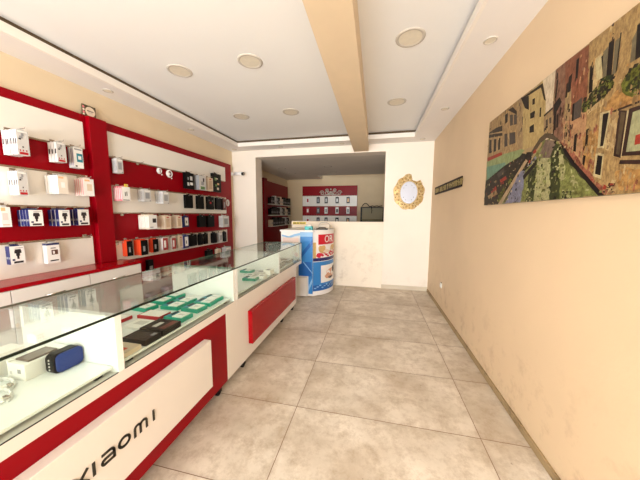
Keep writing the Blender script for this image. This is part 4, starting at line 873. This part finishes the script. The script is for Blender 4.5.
PM = {'sky': (226, 208, 176), 'tan': (176, 146, 98), 'tan2': (170, 142, 100), 'cream': (196, 172, 112), 'roof': (48, 36, 28), 'dark': (28, 20, 18), 'grey': (84, 74, 66), 'water': (134, 140, 76),
      'waterlight': (186, 184, 130), 'waterdark': (64, 70, 36), 'bridge': (92, 78, 58), 'bridge2': (128, 108, 92), 'crowd': (44, 38, 28), 'leaf': (104, 108, 40), 'leafdark': (44, 52, 22), 'redspot': (168, 60, 44),
      'quay': (190, 164, 124), 'boat': (136, 138, 156), 'awning': (150, 166, 110), 'awning2': (118, 158, 130), 'r1': (136, 100, 78), 'r2': (140, 86, 60), 'tanpink': (196, 152, 108), 'wallbig': (178, 148, 96),
      'wallpale': (206, 180, 128), 'wallwarm': (186, 142, 82), 'brick': (156, 96, 72), 'pale': (208, 192, 142), 'shut': (120, 110, 84), 'frame': (58, 36, 30), 'framespk': (90, 74, 52), 'glass': (176, 176, 130)}
PM = {k: tuple(int(c*.84) for c in v) for k, v in PM.items()}
PV = {'water': .45, 'waterlight': .3, 'crowd': .9, 'leaf': .7, 'leafdark': .8, 'brick': .45, 'wallbig': .35, 'wallpale': .25, 'wallwarm': .35, 'r2': .35, 'r1': .4, 'tan': .3, 'bridge2': .3, 'boat': .25}
wp = root('canal_picture', (XR-.015, 1.745, 1.475), 'large unframed canvas picture of a canal between old houses on the right wall', 'picture'); A = (XR-.015, 1.745, 1.475)
o = MB(A); XQ = .935; o.box(XQ+.0002, XR-.0006, 1.0, 2.49, 1.475, 2.175, C('canvas_side', 120, 110, 84, .5)); o.build('canvas', wp)
ROUGHEN = {'leaf', 'leafdark', 'crowd', 'brick', 'water', 'waterlight', 'waterdark', 'boat', 'wallpale', 'wallwarm', 'tanpink'}; rd = random.Random(11)
def print_mat(k):
    nm = 'print_'+k
    if nm in MATS: return MATS[nm]
    m = bpy.data.materials.new(nm); m.use_nodes = True; n = m.node_tree.nodes; l = m.node_tree.links; bs = n['Principled BSDF']; bs.inputs['Roughness'].default_value = .42; bs.inputs['Specular IOR Level'].default_value = .25
    tc = n.new('ShaderNodeTexCoord'); mp = n.new('ShaderNodeMapping'); mp.inputs['Scale'].default_value = (1, 1, 1) if k in ROUGHEN else (1, 1.6, .7); l.new(tc.outputs['Object'], mp.inputs[0])
    nz = n.new('ShaderNodeTexNoise'); nz.inputs['Scale'].default_value = 38; nz.inputs['Detail'].default_value = 9; nz.inputs['Roughness'].default_value = .72; l.new(mp.outputs[0], nz.inputs['Vector'])
    mr_ = n.new('ShaderNodeMapRange'); mr_.inputs[1].default_value = .36; mr_.inputs[2].default_value = .64; l.new(nz.outputs[0], mr_.inputs[0])
    mx = n.new('ShaderNodeMix'); mx.data_type = 'RGBA'; L = lin(PM[k]); v = PV.get(k, .22)
    mx.inputs[6].default_value = (L[0]*(1-v*1.3 if v < .7 else .15), L[1]*(1-v*1.5 if v < .6 else .12), L[2]*(1-v*1.5 if v < .6 else .1), 1); mx.inputs[7].default_value = tuple(min(1, c_*(1+v)) for c_ in L[:3])+(1,)
    l.new(mr_.outputs[0], mx.inputs[0]); l.new(mx.outputs[2], bs.inputs['Base Color']); MATS[nm] = m; return m
o = MB(A); o.poly([(XQ, 1.0, 1.475), (XQ, 2.49, 1.475), (XQ, 2.49, 2.175), (XQ, 1.0, 2.175)], mat('print_base', PM['tan'], .4, var=.3, scale=20))
PAINT = [('leafdark' if (m == 'crowd' and p[0][0] > .7) else m, p) for m, p in PAINT]
for k, (m, pts) in enumerate(PAINT):
    mm = print_mat(m); e = XQ-.00003*(k+1)
    if m in ROUGHEN:                          # leafy or watery outlines
        q2 = []
        for i in range(len(pts)):
            (a_, b_), (c_, d_) = pts[i], pts[(i+1) % len(pts)]; L = math.hypot((c_-a_)*1.49, (d_-b_)*.7); nn = max(1, int(L/.02))
            for j in range(nn): f_ = j/nn; jj = .006 if j else 0; q2.append((a_+(c_-a_)*f_+rd.uniform(-jj, jj), min(1, max(0, b_+(d_-b_)*f_+rd.uniform(-jj, jj)*1.6))))
        pts = q2
    o.poly([(e, 2.49-u*1.49, 1.475+v*.70) for u, v in pts], mm)
def inside(u, v, P):
    c_ = False
    for i in range(len(P)):
        (a_, b_), (d_, f_) = P[i], P[i-1]
        if (b_ > v) != (f_ > v) and u < (d_-a_)*(v-b_)/(f_-b_)+a_: c_ = not c_
    return c_
lay = len(PAINT)
for m, pts in PAINT:                          # small strokes of the print: foliage, brick, ripples, crowd
    sc_ = {'leaf': (('leafdark', 'leaf', 'crowd'), 70), 'leafdark': (('leaf', 'dark'), 60), 'brick': (('redspot', 'tan', 'wallpale', 'frame'), 60), 'crowd': (('dark', 'grey', 'redspot', 'leaf', 'tan', 'pale'), 120), 'water': (('waterdark', 'waterlight', 'water', 'water'), 90),
           'waterlight': (('water', 'waterlight', 'water'), 60), 'waterdark': (('water', 'dark', 'waterlight'), 50), 'wallbig': (('wallwarm', 'wallpale', 'tan', 'frame'), 90), 'wallpale': (('wallbig', 'tan2'), 40), 'wallwarm': (('wallbig', 'brick', 'tan2'), 40),
           'r2': (('r1', 'brick', 'tanpink'), 50), 'r1': (('dark', 'tan2', 'r2'), 40), 'tanpink': (('brick', 'tan', 'r1'), 50), 'tan': (('roof', 'cream', 'tan2'), 40), 'tan2': (('roof', 'grey', 'cream'), 14), 'boat': (('grey', 'pale', 'dark'), 30), 'cream': (('tan', 'tan2'), 20)}.get(m)
    if not sc_: continue
    us = [p_[0] for p_ in pts]; vs_ = [p_[1] for p_ in pts]; horiz = m.startswith('water') or m in ('brick', 'boat')
    for k in range(sc_[1]):
        u, v = rd.uniform(min(us), max(us)), rd.uniform(min(vs_), max(vs_))
        if not inside(u, v, pts): continue
        a_ = rd.uniform(.002, .008); b_ = rd.uniform(.004, .016)
        if not horiz and m not in ('leaf', 'leafdark', 'crowd'): a_, b_ = rd.uniform(.0015, .005), rd.uniform(.008, .03)
        if any(inside(u, v, P2) for m2, P2 in PAINT[PAINT.index((m, pts))+1:] if m2 in ('dark', 'pale', 'frame', 'shut', 'glass', 'sky', 'quay', 'awning', 'awning2', 'boat', 'grey', 'framespk', 'bridge') or (m in ('wallbig', 'tan', 'water', 'r2', 'r1') and m2 not in ('water', 'waterlight', 'waterdark', 'wallpale', 'wallwarm'))): continue
        e = XQ-.00003*(lay+2)-.000002*k; pp = [(min(1, max(0, u+dx)), min(1, max(0, v+dy))) for dx, dy in ((-a_, -b_*.6), (a_*.6, -b_), (a_, b_*.5), (-a_*.5, b_))]
        o.poly([(e, 2.49-x*1.49, 1.475+y*.70) for x, y in pp], print_mat(rd.choice(sc_[0])))
q = o.build('print', wp)
